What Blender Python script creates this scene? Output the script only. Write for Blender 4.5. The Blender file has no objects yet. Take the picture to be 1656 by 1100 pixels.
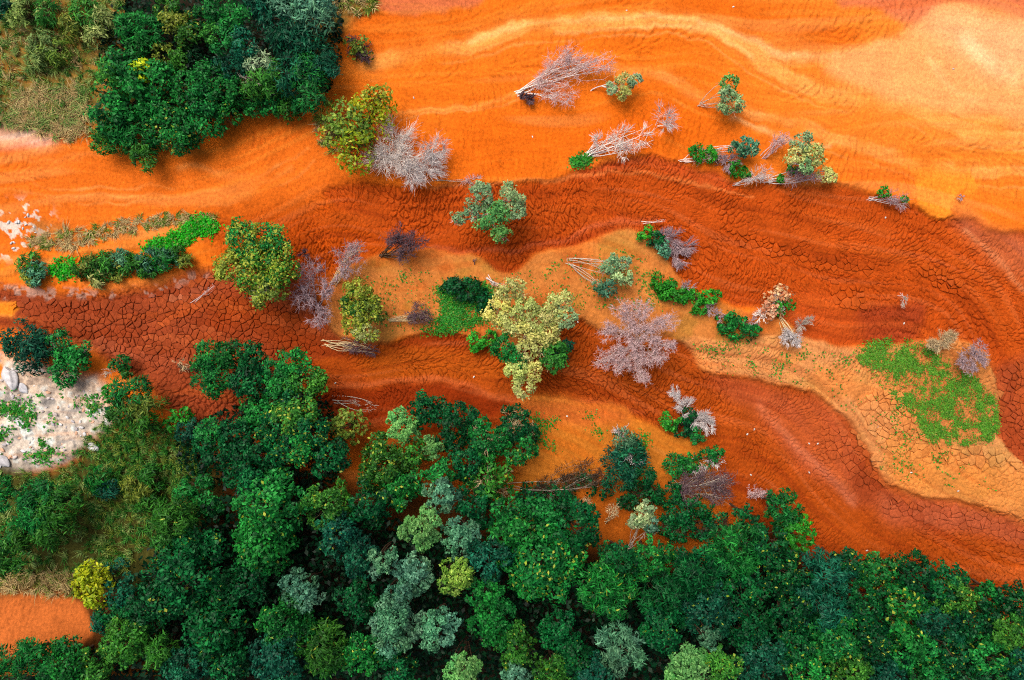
import bpy, math
import numpy as np

# ---------------------------------------------------------------- camera, sky, sun, exposure
scene = bpy.context.scene
CAM_H = 56.0                      # metres above the mud
M = 0.05                          # metres on the ground per unit of the survey grid used below
CX, CY = 828.0, 550.0

cam_data = bpy.data.cameras.new("drone_camera")
cam_data.sensor_width = 36.0
cam_data.lens = 36.0 * CAM_H / (1656 * M)
cam_data.clip_end = 3000.0
cam = bpy.data.objects.new("drone_camera", cam_data)
cam.location = (0, 0, CAM_H)
cam.rotation_euler = (0, 0, 0)
scene.collection.objects.link(cam)
scene.camera = cam

SUN_ELEV, SUN_AZ = math.radians(60), math.radians(-35)     # light from the upper left of the picture
world = bpy.data.worlds.new("World")
scene.world = world
world.use_nodes = True
wn = world.node_tree.nodes
wl = world.node_tree.links
wn.clear()
sky = wn.new("ShaderNodeTexSky")
sky.sky_type = 'NISHITA'
sky.sun_disc = False
sky.sun_elevation = SUN_ELEV
sky.sun_rotation = SUN_AZ
sky.air_density = 1.0
sky.dust_density = 7.0
sky.ozone_density = 0.6
bg = wn.new("ShaderNodeBackground")
bg.inputs[1].default_value = 0.095
wo = wn.new("ShaderNodeOutputWorld")
wl.new(sky.outputs[0], bg.inputs[0])
wl.new(bg.outputs[0], wo.inputs[0])

sun_data = bpy.data.lights.new("sun", 'SUN')
sun_data.energy = 1.5
sun_data.angle = math.radians(44)
sun_data.color = (1.0, 0.95, 0.87)
sun = bpy.data.objects.new("sun", sun_data)
sun.rotation_euler = (math.radians(90) - SUN_ELEV, 0, math.radians(180) - SUN_AZ)
scene.collection.objects.link(sun)

scene.view_settings.view_transform = 'Standard'
scene.view_settings.look = 'None'
scene.view_settings.exposure = 1.04
scene.view_settings.gamma = 1.0
scene.view_settings.use_curve_mapping = False
scene.cycles.use_denoising = False
scene.cycles.filter_width = 1.1
scene.cycles.max_bounces = 5
scene.cycles.diffuse_bounces = 3
scene.cycles.glossy_bounces = 2
scene.cycles.transmission_bounces = 2
scene.cycles.transparent_max_bounces = 2

# ---------------------------------------------------------------- helpers
RNG = np.random.default_rng(7)
COL = scene.collection
ALB = 0.60

def lin(c, k=ALB):
    c = np.asarray(c, dtype=float) / 255.0
    return np.where(c <= 0.04045, c / 12.92, ((c + 0.055) / 1.055) ** 2.4) * k

def g2w(px, py, z=0.0):
    """survey grid (seen from the drone) -> place in metres at height z"""
    s = M * (CAM_H - z) / CAM_H
    return np.array([(px - CX) * s, -(py - CY) * s, z])

def link(o):
    COL.objects.link(o)
    return o

def mesh_obj(name, verts, faces, mat, parent=None, col=None, smooth=False, nper=None):
    """faces: (n,k) int array; col: (nverts,3) albedo"""
    verts = np.asarray(verts, dtype=np.float32)
    faces = np.asarray(faces, dtype=np.int32)
    me = bpy.data.meshes.new(name)
    n, k = faces.shape
    me.vertices.add(len(verts))
    me.vertices.foreach_set("co", verts.ravel())
    me.loops.add(n * k)
    me.loops.foreach_set("vertex_index", faces.ravel())
    me.polygons.add(n)
    me.polygons.foreach_set("loop_start", np.arange(0, n * k, k, dtype=np.int32))
    if smooth:
        me.polygons.foreach_set("use_smooth", np.ones(n, dtype=bool))
    if col is not None:
        a = me.attributes.new("Col", 'FLOAT_COLOR', 'POINT')
        c4 = np.ones((len(verts), 4), dtype=np.float32)
        c4[:, :3] = col
        a.data.foreach_set("color", c4.ravel())
    me.update(calc_edges=True)
    me.materials.append(mat)
    o = bpy.data.objects.new(name, me)
    link(o)
    if parent is not None:
        o.parent = parent
    return o

def tag(o, label=None, cat=None, group=None, kind=None):
    if label: o["label"] = label
    if cat: o["category"] = cat
    if group: o["group"] = group
    if kind: o["kind"] = kind
    return o

def unit(v):
    return v / np.maximum(np.linalg.norm(v, axis=-1, keepdims=True), 1e-9)

# ---------------------------------------------------------------- materials
def new_mat(name):
    m = bpy.data.materials.new(name)
    m.use_nodes = True
    nt = m.node_tree
    nt.nodes.clear()
    return m, nt.nodes, nt.links

def mat_mud():
    m, n, l = new_mat("mud")
    at = n.new("ShaderNodeAttribute"); at.attribute_name = "Col"
    geo = n.new("ShaderNodeNewGeometry")
    n1 = n.new("ShaderNodeTexNoise"); n1.inputs["Scale"].default_value = 0.55; n1.inputs["Detail"].default_value = 9; n1.inputs["Roughness"].default_value = 0.62
    r1 = n.new("ShaderNodeMapRange"); r1.inputs[1].default_value = 0.25; r1.inputs[2].default_value = 0.75; r1.inputs[3].default_value = 0.80; r1.inputs[4].default_value = 1.18
    n2 = n.new("ShaderNodeTexNoise"); n2.inputs["Scale"].default_value = 4.5; n2.inputs["Detail"].default_value = 5
    r2 = n.new("ShaderNodeMapRange"); r2.inputs[1].default_value = 0.3; r2.inputs[2].default_value = 0.7; r2.inputs[3].default_value = 0.80; r2.inputs[4].default_value = 1.20
    mu = n.new("ShaderNodeMath"); mu.operation = 'MULTIPLY'
    mx = n.new("ShaderNodeVectorMath"); mx.operation = 'SCALE'
    bs = n.new("ShaderNodeBsdfPrincipled"); bs.inputs["Roughness"].default_value = 0.9
    bs.inputs["Specular IOR Level"].default_value = 0.03
    n3 = n.new("ShaderNodeTexNoise"); n3.inputs["Scale"].default_value = 3.2; n3.inputs["Detail"].default_value = 4
    bu = n.new("ShaderNodeBump"); bu.inputs["Strength"].default_value = 0.6; bu.inputs["Distance"].default_value = 0.12
    out = n.new("ShaderNodeOutputMaterial")
    mp = n.new("ShaderNodeMapping"); mp.inputs["Scale"].default_value = (1.7, .75, 1.0); mp.inputs["Rotation"].default_value = (0, 0, .25)
    n3.inputs["Distortion"].default_value = .8
    l.new(geo.outputs["Position"], mp.inputs["Vector"]); l.new(mp.outputs[0], n3.inputs["Vector"])
    for t in (n1, n2): l.new(geo.outputs["Position"], t.inputs["Vector"])
    l.new(n1.outputs[0], r1.inputs[0]); l.new(n2.outputs[0], r2.inputs[0])
    l.new(r1.outputs[0], mu.inputs[0]); l.new(r2.outputs[0], mu.inputs[1])
    l.new(at.outputs["Color"], mx.inputs[0]); l.new(mu.outputs[0], mx.inputs["Scale"])
    l.new(mx.outputs[0], bs.inputs["Base Color"])
    l.new(n3.outputs[0], bu.inputs["Height"]); l.new(bu.outputs[0], bs.inputs["Normal"])
    l.new(bs.outputs[0], out.inputs[0])
    return m

def mat_leaf():
    m, n, l = new_mat("leaf")
    at = n.new("ShaderNodeAttribute"); at.attribute_name = "Col"
    geo = n.new("ShaderNodeNewGeometry")
    nz = n.new("ShaderNodeTexNoise"); nz.inputs["Scale"].default_value = 3.0; nz.inputs["Detail"].default_value = 3
    r = n.new("ShaderNodeMapRange"); r.inputs[1].default_value = 0.3; r.inputs[2].default_value = 0.7; r.inputs[3].default_value = 0.8; r.inputs[4].default_value = 1.2
    mx = n.new("ShaderNodeVectorMath"); mx.operation = 'SCALE'
    bs = n.new("ShaderNodeBsdfPrincipled"); bs.inputs["Roughness"].default_value = 0.45; bs.inputs["Specular IOR Level"].default_value = 0.12
    tr = n.new("ShaderNodeBsdfTranslucent")
    mi = n.new("ShaderNodeMixShader"); mi.inputs[0].default_value = 0.22
    out = n.new("ShaderNodeOutputMaterial")
    l.new(geo.outputs["Position"], nz.inputs["Vector"]); l.new(nz.outputs[0], r.inputs[0])
    l.new(at.outputs["Color"], mx.inputs[0]); l.new(r.outputs[0], mx.inputs["Scale"])
    l.new(mx.outputs[0], bs.inputs["Base Color"]); l.new(mx.outputs[0], tr.inputs["Color"])
    l.new(bs.outputs[0], mi.inputs[1]); l.new(tr.outputs[0], mi.inputs[2]); l.new(mi.outputs[0], out.inputs[0])
    return m

def mat_rough(name, scale, lo, hi, rough=0.9, bump=0.3):
    m, n, l = new_mat(name)
    at = n.new("ShaderNodeAttribute"); at.attribute_name = "Col"
    geo = n.new("ShaderNodeNewGeometry")
    nz = n.new("ShaderNodeTexNoise"); nz.inputs["Scale"].default_value = scale; nz.inputs["Detail"].default_value = 7
    r = n.new("ShaderNodeMapRange"); r.inputs[1].default_value = 0.3; r.inputs[2].default_value = 0.7; r.inputs[3].default_value = lo; r.inputs[4].default_value = hi
    mx = n.new("ShaderNodeVectorMath"); mx.operation = 'SCALE'
    bs = n.new("ShaderNodeBsdfPrincipled"); bs.inputs["Roughness"].default_value = rough; bs.inputs["Specular IOR Level"].default_value = 0.15
    bu = n.new("ShaderNodeBump"); bu.inputs["Strength"].default_value = bump; bu.inputs["Distance"].default_value = 0.05
    out = n.new("ShaderNodeOutputMaterial")
    l.new(geo.outputs["Position"], nz.inputs["Vector"]); l.new(nz.outputs[0], r.inputs[0])
    l.new(at.outputs["Color"], mx.inputs[0]); l.new(r.outputs[0], mx.inputs["Scale"])
    l.new(mx.outputs[0], bs.inputs["Base Color"]); l.new(nz.outputs[0], bu.inputs["Height"]); l.new(bu.outputs[0], bs.inputs["Normal"])
    l.new(bs.outputs[0], out.inputs[0])
    return m

MUD = mat_mud()
LEAF = mat_leaf()
BARK = mat_rough("bark", 6.0, 0.75, 1.2)
ROCK = mat_rough("limestone", 2.5, 0.7, 1.2, bump=0.6)
SOIL = mat_rough("soil", 0.6, 0.6, 1.3)

# ---------------------------------------------------------------- mud fields on the survey grid
STEP = 2.1
GX0, GX1, GY0, GY1 = -38.0, 1696.0, -38.0, 1088.0
NX, NY = 825, 540            # small prime factors for quick transforms
gx = GX0 + np.arange(NX) * STEP
gy = GY0 + np.arange(NY) * STEP
PX, PY = np.meshgrid(gx, gy)

_fy = np.fft.fftfreq(NY)[:, None]
_fx = np.fft.rfftfreq(NX)[None, :]
_f2 = _fx ** 2 + _fy ** 2
def blur(a, sig_px):
    s = sig_px / STEP
    pad = a
    return np.fft.irfft2(np.fft.rfft2(pad) * np.exp(-2 * np.pi ** 2 * s * s * _f2), s=(NY, NX))
def noise(sig_px, seed):
    a = blur(np.random.default_rng(seed).standard_normal((NY, NX)), sig_px)
    return a / a.std()
def fractal(sig, seed, octs=4):
    return sum(noise(sig / 2 ** i, seed + i) * 0.55 ** i for i in range(octs)) / 1.4

def catmull(pts, closed=True, sub=5):
    p = np.array(pts, float)
    n = len(p)
    out = []
    rng = range(n) if closed else range(n - 1)
    for i in rng:
        if closed:
            a, b, c, d = p[i - 1], p[i], p[(i + 1) % n], p[(i + 2) % n]
        else:
            a, b, c, d = p[max(i - 1, 0)], p[i], p[i + 1], p[min(i + 2, n - 1)]
        for t in np.arange(sub) / sub:
            out.append(0.5 * ((2 * b) + (c - a) * t + (2 * a - 5 * b + 4 * c - d) * t * t + (-a + 3 * b - 3 * c + d) * t ** 3))
    if not closed: out.append(p[-1])
    return np.array(out)

WX = PX + fractal(14, 11) * 3.0
WY = PY + fractal(14, 21) * 3.0
def inside(poly, X, Y):
    r = np.zeros(X.shape, bool)
    x0, y0 = poly.min(0) - 2
    x1, y1 = poly.max(0) + 2
    ok = (X > x0) & (X < x1) & (Y > y0) & (Y < y1)
    xs, ys = X[ok], Y[ok]
    c = np.zeros(xs.shape, bool)
    n = len(poly)
    for i in range(n):
        ax, ay = poly[i - 1]
        bx, by = poly[i]
        if ay == by: continue
        m = (ay > ys) != (by > ys)
        c ^= m & (xs < (bx - ax) * (ys - ay) / (by - ay) + ax)
    r[ok] = c
    return r
def mask(pts, feather=3, warp=True):
    p = catmull(pts)
    a = inside(p, WX if warp else PX, WY if warp else PY).astype(float)
    return np.clip(blur(a, feather), 0, 1)
def line_dist(pts, X, Y, sub=4, reach=0):
    """distance, signed side, tangent to a polyline (far cells skipped when a reach is given)"""
    p = catmull(pts, False, sub)
    if reach:
        D = np.full(X.shape, 1e9); S = np.zeros(X.shape)
        x0, y0 = p.min(0) - reach; x1, y1 = p.max(0) + reach
        a0, a1 = max(int((x0 - GX0) / STEP) - 4, 0), min(int((x1 - GX0) / STEP) + 5, NX)
        b0, b1 = max(int((y0 - GY0) / STEP) - 4, 0), min(int((y1 - GY0) / STEP) + 5, NY)
        D[b0:b1, a0:a1] = line_dist(pts, X[b0:b1, a0:a1], Y[b0:b1, a0:a1], sub)[0]
        return D, S, S, S
    D = np.full(X.shape, 1e9); S = np.zeros(X.shape); TX = np.zeros(X.shape); TY = np.zeros(X.shape)
    for a, b in zip(p[:-1], p[1:]):
        d = b - a; L2 = d @ d
        if L2 < 1e-9: continue
        t = np.clip(((X - a[0]) * d[0] + (Y - a[1]) * d[1]) / L2, 0, 1)
        rx, ry = X - a[0] - t * d[0], Y - a[1] - t * d[1]
        q = np.hypot(rx, ry)
        m = q < D
        D[m] = q[m]; L = math.sqrt(L2)
        S[m] = np.sign(d[0] * ry - d[1] * rx)[m]
        TX[m] = d[0] / L; TY[m] = d[1] / L
    return D, S, TX, TY

# --- mineral colours of the mud, dried crust and banks (smooth polygons on the survey grid)
C = np.empty((NY, NX, 3)); C[:] = lin((240, 120, 30))
Hh = np.zeros((NY, NX))
big = fractal(90, 31)
med = fractal(30, 41)
def paint(m, col):
    C[:] += (lin(col) * [.98, 1.08, 1.0] - C) * m[..., None]

paint(np.clip(0.5 + big * 0.35, 0, 1) * 0.6, (230, 102, 18))
# paler drier orange to the right, deeper orange to the left
paint(np.clip((PX - 1120) / 480, 0, 1) * np.clip((330 - PY) / 120, 0, 1) * 0.55, (255, 146, 58))
paint(mask([(-60, 205), (120, 225), (300, 270), (420, 215), (540, 180), (560, 310), (400, 345), (200, 350), (-60, 420)], 15) * 0.8, (232, 106, 30))
paint(mask([(560, 20), (780, 25), (1000, 0), (1250, 0), (1380, 40), (1380, 90), (1300, 90), (1220, 60), (1100, 28), (900, 22), (760, 55), (620, 90), (540, 90)], 12) * 0.8, (224, 98, 20))
paint(mask([(760, 185), (960, 190), (1060, 150), (1160, 185), (1220, 225), (1090, 245), (950, 260), (830, 292), (730, 270)], 20) * 0.8, (230, 100, 18))
# drifts of pale fine silt
FAN = [(1330, 108), (1400, 80), (1460, 52), (1500, 18), (1560, 8), (1620, 28), (1720, 40), (1720, 190), (1600, 185), (1500, 176), (1410, 152)]
fan = mask(FAN, 7)
paint(fan * 0.75, (252, 170, 108))
paint(mask([(1480, 30), (1560, 20), (1720, 50), (1720, 120), (1620, 120), (1560, 90)], 18) * 0.7, (248, 180, 130))
for pts, w, k, col, hh in [
    ([(590, 102), (680, 84), (760, 72), (830, 50), (900, 38), (1010, 32), (1100, 34), (1160, 46), (1210, 80), (1250, 108), (1330, 148), (1420, 164), (1500, 186), (1570, 212), (1726, 222)], 13, .8, (255, 168, 88), .10),
    ([(760, 66), (830, 48), (920, 32), (1060, 28), (1140, 34)], 4, .6, (255, 190, 120), .05),
    ([(900, 52), (1000, 48), (1120, 44), (1180, 66), (1220, 96)], 3.5, .7, (255, 186, 112), .05),
    ([(1140, 40), (1200, 56), (1250, 84), (1300, 92), (1360, 92), (1420, 76), (1470, 44), (1520, 12)], 6, .75, (255, 186, 122), .06),
    ([(600, 188), (690, 180), (760, 174), (800, 164), (840, 146), (880, 138)], 4.0, .9, (255, 150, 70), .06),
    ([(1000, 112), (1040, 118), (1080, 130), (1120, 152), (1160, 165), (1230, 190), (1300, 205), (1400, 240), (1500, 268), (1620, 276), (1726, 280)], 9, .6, (255, 166, 90), .06),
    ([(1180, 196), (1230, 212), (1280, 226), (1340, 232)], 4, .8, (255, 184, 120), .04),
    ([(1560, 60), (1590, 95), (1640, 130)], 12, .6, (255, 214, 165), .0),
    ([(1500, 90), (1540, 140), (1580, 158)], 6, .5, (255, 200, 140), .0),
    ([(1440, 150), (1520, 170), (1600, 196), (1726, 202)], 6, .5, (255, 176, 104), .03),
    ([(-60, 308), (60, 314), (150, 318), (240, 316), (300, 322)], 3.0, .7, (250, 142, 68), .08),
    ([(300, 334), (370, 322), (420, 300), (470, 272)], 4, .5, (250, 146, 70), .05),
    ([(290, 276), (340, 276), (380, 290), (400, 286)], 6, .6, (252, 150, 76), .04),
    ([(-60, 262), (60, 262), (110, 256), (160, 248)], 4, .4, (250, 140, 70), .06),
    ]:
    D, S, TX, TY = line_dist(pts, WX, WY, 4, w * 3 + 8)
    g = np.exp(-(D / w) ** 2)
    paint(g * k * np.clip(0.75 + 0.3 * med, 0.2, 1), col)
    Hh += g * hh * .35
for pts, offs in [
    ([(590, 102), (680, 84), (760, 72), (830, 50), (900, 38), (1010, 32), (1100, 34), (1160, 46), (1210, 80), (1250, 108), (1330, 148), (1420, 164), (1500, 186), (1570, 212), (1690, 222)], (-16, -9, 10, 17, 26)),
    ([(1000, 112), (1040, 118), (1080, 130), (1120, 152), (1160, 165), (1230, 190), (1300, 205), (1400, 240), (1500, 268), (1620, 276), (1690, 280)], (-12, -6, 7, 14, 24)),
    ([(600, 188), (690, 180), (760, 174), (800, 164), (840, 146)], (-7, 8)),
    ([(1140, 40), (1200, 56), (1250, 84), (1300, 92), (1360, 92), (1420, 76), (1470, 44)], (-7, 7, 13)),
    ([(-40, 308), (60, 314), (150, 318), (240, 316), (300, 322), (420, 300), (500, 250)], (-26, -14, 12))]:
    p = catmull(pts, False, 3); tv = unit(np.gradient(p, axis=0)); nv = np.stack([-tv[:, 1], tv[:, 0]], -1)
    for k, o_ in enumerate(offs):
        q = p + nv * (o_ + 2.5 * np.sin(np.arange(len(p)) * .55 + o_))[:, None]
        D = line_dist(q, WX, WY, 1, 12)[0]
        paint(np.exp(-(D / 2.0) ** 2) * (.42 if k % 2 else .30) * np.clip(.6 + .6 * med, 0, 1), (255, 176, 100) if k % 3 else (214, 88, 18))
paint(mask([(1340, -60), (1360, 6), (1400, 12), (1440, 24), (1476, 38), (1500, 26), (1530, 8), (1600, 14), (1650, 30), (1730, 30), (1730, -60)], 4) * 0.85, (222, 112, 76))
paint(mask([(600, -60), (608, 14), (640, 24), (690, 22), (735, 16), (778, 0), (790, -60)], 3) * 0.9, (208, 104, 66))
tng = mask([(1478, 250), (1482, 290), (1483, 318), (1490, 336), (1508, 348), (1524, 354), (1537, 346), (1541, 326), (1552, 310), (1566, 304), (1560, 315), (1574, 314), (1583, 304), (1576, 290), (1570, 270), (1575, 250)], 1.5, False) * np.clip((PY - 262) / 30, 0, 1)
tongue = (tng, (250, 138, 40))
paint(mask([(1350, 262), (1400, 262), (1470, 275), (1482, 320), (1440, 318), (1390, 300)], 8) * 0.7, (240, 110, 34))

# channels of darker wet mud
mud = np.zeros((NY, NX))          # how strongly the surface is cracked
def channel(pts, col, f=3, k=1.0, crack=1.0, h=-0.25, warp=True, tone=.94):
    global mud
    m = mask(pts, f, warp) * k
    paint(m, np.array(col) * tone)
    mud = mud + (crack - mud) * m
    Hh[:] += (h - Hh) * m if h is not None else 0
MAIN = [(520, 312), (600, 298), (700, 300), (760, 296), (830, 300), (890, 290), (940, 276), (1000, 262), (1050, 250), (1095, 262), (1150, 280), (1230, 296), (1340, 300), (1400, 308), (1450, 328), (1520, 352), (1570, 356), (1620, 375), (1730, 405), (1730, 800), (1656, 752), (1615, 720), (1612, 640), (1596, 575), (1560, 548), (1490, 552), (1400, 560), (1330, 552), (1290, 540), (1240, 500), (1180, 490), (1130, 470), (1090, 440), (1040, 380), (1010, 366), (970, 384), (920, 398), (870, 412), (830, 440), (800, 436), (760, 410), (700, 404), (650, 395), (600, 370)]
channel([(330, 352), (400, 342), (470, 330), (540, 310), (620, 300), (680, 392), (560, 440), (480, 480), (390, 450)], (196, 76, 14), 16)
channel(MAIN, (200, 78, 20), 3)
LEFT = [(-60, 462), (60, 470), (150, 478), (240, 462), (330, 432), (400, 430), (480, 455), (530, 510), (580, 552), (640, 560), (600, 600), (500, 650), (400, 700), (300, 690), (240, 630), (170, 585), (110, 545), (-60, 520)]
channel(LEFT, (166, 70, 38), 6)
channel([(350, 480), (430, 480), (540, 545), (620, 560), (580, 620), (480, 600), (400, 540), (330, 530)], (168, 62, 16), 14, .8)
LOWER = [(480, 590), (560, 575), (620, 560), (660, 548), (700, 538), (740, 540), (790, 560), (860, 556), (930, 518), (990, 520), (1040, 560), (1085, 552), (1110, 556), (1125, 576), (1142, 605), (1200, 612), (1260, 622), (1320, 640), (1365, 668), (1390, 700), (1415, 750), (1433, 788), (1452, 793), (1500, 806), (1560, 810), (1610, 825), (1730, 880), (1730, 1010), (1500, 1000), (1340, 940), (1300, 890), (1240, 820), (1180, 780), (1150, 742), (1142, 725), (1110, 712), (1070, 702), (1040, 685), (1010, 664), (960, 660), (900, 645), (860, 640), (820, 660), (760, 690), (600, 680), (500, 670)]
channel(LOWER, (186, 76, 19), 2.2)
channel([(530, 630), (610, 627), (642, 616), (720, 622), (800, 640), (850, 652), (840, 690), (700, 700), (530, 690)], (148, 46, 10), 3, .9, h=None)
channel([(620, 562), (660, 549), (700, 539), (740, 541), (758, 552), (750, 564), (690, 563)], (160, 54, 14), 2, .8, h=None)
channel([(600, 565), (800, 575), (860, 600), (760, 612), (600, 612)], (196, 88, 20), 8, .7, h=None)
channel([(1142, 608), (1210, 618), (1290, 638), (1360, 670), (1400, 730), (1432, 785), (1420, 815), (1360, 800), (1300, 760), (1240, 690), (1180, 640)], (190, 84, 46), 9, .9, h=None)
channel([(1400, 740), (1432, 770), (1430, 800), (1400, 815), (1375, 790)], (160, 62, 28), 7, .8, h=None)
channel([(1428, 796), (1500, 808), (1600, 825), (1730, 872), (1730, 915), (1600, 866), (1450, 846)], (190, 88, 56), 9, .9, h=None)
channel([(1130, 745), (1180, 770), (1260, 820), (1330, 890), (1420, 930), (1560, 960), (1730, 1000), (1730, 1050), (1300, 980)], (146, 46, 10), 14, .85, h=None)
channel([(1608, 600), (1660, 576), (1730, 590), (1730, 800), (1656, 752), (1614, 715)], (176, 74, 40), 8, .9, h=None)
channel([(1535, 344), (1600, 366), (1730, 412), (1730, 480), (1640, 440), (1570, 390)], (198, 100, 66), 9, .8, h=None)
channel([(1385, 505), (1440, 488), (1500, 502), (1484, 545), (1400, 556)], (172, 64, 34), 5, .8, h=None)
channel([(1240, 505), (1310, 470), (1380, 500), (1400, 555), (1320, 552)], (212, 84, 30), 6, .7, h=None)
channel([(700, 405), (770, 418), (830, 436), (900, 400), (1000, 362), (1060, 362), (1000, 376), (880, 412), (830, 446), (760, 430)], (166, 54, 20), 4, .8, h=None)
channel([(940, 274), (1050, 250), (1100, 264), (1180, 286), (1180, 306), (1050, 272), (950, 286)], (214, 82, 38), 5, .7, h=None)
for pts, w, k, col, hh in [
    ([(690, 300), (760, 300), (880, 292), (960, 280), (1040, 282), (1120, 292), (1220, 320)], 3, .6, (226, 122, 62), .06),
    ([(700, 402), (800, 406), (880, 395), (950, 372), (1010, 354), (1060, 352)], 4.5, .5, (204, 98, 62), .10),
    ([(540, 622), (600, 620), (640, 614), (720, 618), (830, 645), (940, 650), (1040, 668)], 4, .45, (206, 96, 52), .07),
    ([(1230, 660), (1280, 710), (1340, 770), (1380, 810)], 8, .45, (214, 120, 88), .05),
    ([(1560, 372), (1620, 420), (1660, 470)], 5, .5, (226, 140, 96), .05),
    ([(280, 486), (300, 480), (330, 466)], 3, .4, (220, 140, 110), .0),
    ([(255, 520), (290, 505), (320, 490)], 6, .5, (206, 92, 40), .05),
    ([(110, 545), (240, 585), (300, 580)], 9, .35, (190, 98, 70), .0),
    ]:
    D, S, TX, TY = line_dist(pts, WX, WY, 4, w * 3 + 8)
    g = np.exp(-(D / w) ** 2)
    paint(g * k, col); Hh += g * hh * .35

paint(tng, tongue[1]); mud *= 1 - tng; Hh += (0.04 - Hh) * tng
# raised dry banks
def bank(pts, col, f=2.6, h=0.10, crack=0.25, k=1.0):
    channel(pts, col, f, k, crack, h, tone=.97)
ISLAND = [(548, 440), (610, 415), (650, 398), (700, 405), (760, 412), (800, 438), (830, 442), (870, 414), (920, 400), (970, 386), (1010, 368), (1040, 380), (1090, 440), (1130, 475), (1200, 500), (1240, 505), (1290, 545), (1200, 558), (1105, 552), (1080, 545), (1030, 545), (960, 530), (930, 515), (860, 556), (790, 560), (750, 542), (725, 535), (690, 538), (640, 548), (590, 560), (540, 540), (525, 490)]
bank(ISLAND, (214, 124, 60), f=2.6)
paint(mask(ISLAND, 3) * np.clip(med * 0.6, 0, 0.7), (196, 88, 30))
TAN = [(1103, 548), (1150, 548), (1200, 552), (1290, 545), (1340, 556), (1400, 566), (1480, 554), (1560, 552), (1598, 578), (1612, 640), (1612, 700), (1650, 750), (1730, 800), (1730, 872), (1610, 823), (1560, 808), (1500, 804), (1450, 790), (1430, 784), (1412, 745), (1385, 695), (1362, 668), (1320, 638), (1260, 620), (1200, 609), (1142, 602), (1122, 575)]
bank(TAN, (228, 146, 88), h=0.06, crack=0.8)
paint(mask(TAN, 3) * np.clip(-med * 0.5, 0, 0.5), (226, 128, 56))
paint(mask(TAN, 3) * np.clip(fractal(18, 211) * .5 - .1, 0, .45), (186, 140, 76))
paint(mask(ISLAND, 3) * np.clip(fractal(18, 221) * .5 - .1, 0, .5), (176, 124, 50))
bank([(1480, 560), (1560, 556), (1600, 585), (1612, 700), (1560, 715), (1500, 715), (1480, 650), (1430, 600)], (198, 116, 60), 8, None, .6, .8)
bank([(1440, 700), (1560, 735), (1660, 770), (1730, 820), (1730, 868), (1560, 806), (1445, 786)], (228, 134, 60), 10, None, .3, .7)
BANK = [(845, 648), (880, 638), (920, 646), (960, 656), (1010, 660), (1030, 678), (1075, 700), (1120, 713), (1142, 728), (1150, 760), (1130, 900), (900, 900), (800, 800), (815, 720)]
bank(BANK, (208, 116, 38), 4, 0.10, 0.1)
paint(mask([(845, 646), (950, 655), (1020, 668), (1000, 690), (860, 685)], 7) * .7, (210, 96, 42))
paint(mask([(900, 790), (1130, 790), (1130, 900), (900, 900)], 12) * .8, (176, 80, 18))
bank([(-60, 452), (40, 428), (120, 408), (200, 390), (270, 368), (314, 360), (318, 370), (270, 388), (190, 406), (130, 414), (90, 432), (-60, 458)], (238, 124, 44), 2, 0.1, 0.1)
bank([(560, 690), (640, 700), (820, 700), (820, 790), (600, 760)], (150, 70, 20), 10, None, .4, .9)
bank([(300, 690), (420, 700), (380, 740), (280, 720)], (150, 70, 24), 10, None, .4, .8)
# lime crust, rubble ground, forest soil
speck = fractal(4.5, 61, 3)
paint(mask([(-60, 170), (20, 196), (80, 208), (100, 225), (60, 236), (-60, 228)], 8) * .85, (242, 196, 180))
paint(np.clip(mask([(-60, 345), (20, 335), (76, 340), (80, 362), (50, 400), (30, 412), (-60, 400)], 8) * 1.6 * (speck > 0.45), 0, .8), (228, 214, 206))
paint(np.clip(mask([(-60, 462), (80, 466), (180, 474), (250, 460), (330, 438), (330, 448), (250, 474), (170, 484), (80, 480), (-60, 480)], 3) * .9 * (speck > 0.15), 0, .6), (206, 164, 150))
RUBBLE = [(-60, 570), (40, 588), (100, 600), (160, 610), (178, 650), (172, 700), (110, 745), (40, 762), (-60, 765)]
rub = mask(RUBBLE, 5)
paint(rub * .92, (218, 200, 190))
paint(rub * np.clip(speck * 1.2 - 0.6, 0, .85), (230, 226, 226))
paint(rub * np.clip(med * 0.9 - 0.6, 0, .8), (236, 160, 112))
paint(rub * np.clip(-speck * 1.2 - 0.5, 0, .8), (150, 138, 138))
mud *= 1 - rub; Hh += rub * (0.25 + 0.12 * np.round(fractal(16, 71) * 1.5) / 1.5 + speck * 0.035 + np.round(noise(3, 77) * 2) * .015)
for pts in ([(-60, 486), (10, 488), (24, 496), (26, 506), (14, 513), (-60, 512)], [(-60, 588), (4, 590), (10, 604), (4, 620), (-60, 625)]):
    m = mask(pts, 2); paint(m, (246, 134, 36)); mud *= 1 - m
PAD = [(-70, 953), (60, 955), (110, 963), (140, 990), (150, 1025), (90, 1055), (-70, 1060)]
FOREST = [(-60, 775), (60, 765), (120, 745), (180, 700), (280, 720), (400, 740), (520, 760), (600, 780), (800, 800), (900, 860), (1000, 885), (1150, 905), (1230, 850), (1290, 880), (1340, 945), (1500, 1005), (1730, 1030), (1730, 1300), (-70, 1300)]
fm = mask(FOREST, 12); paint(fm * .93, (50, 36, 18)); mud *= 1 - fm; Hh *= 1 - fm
m = mask(PAD, 3); paint(m, (206, 104, 48)); Hh += m * .05
m = mask([(-70, -70), (600, -70), (545, 60), (500, 150), (420, 180), (300, 200), (200, 215), (130, 205), (-70, 190)], 9); paint(m * .9, (112, 104, 52)); mud *= 1 - m
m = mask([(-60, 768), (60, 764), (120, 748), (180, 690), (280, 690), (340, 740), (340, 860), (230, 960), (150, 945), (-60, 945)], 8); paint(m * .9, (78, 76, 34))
m = mask([(60, 352), (160, 378), (330, 348), (326, 356), (200, 384), (60, 400)], 5); paint(m * .6, (150, 104, 54))
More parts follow.
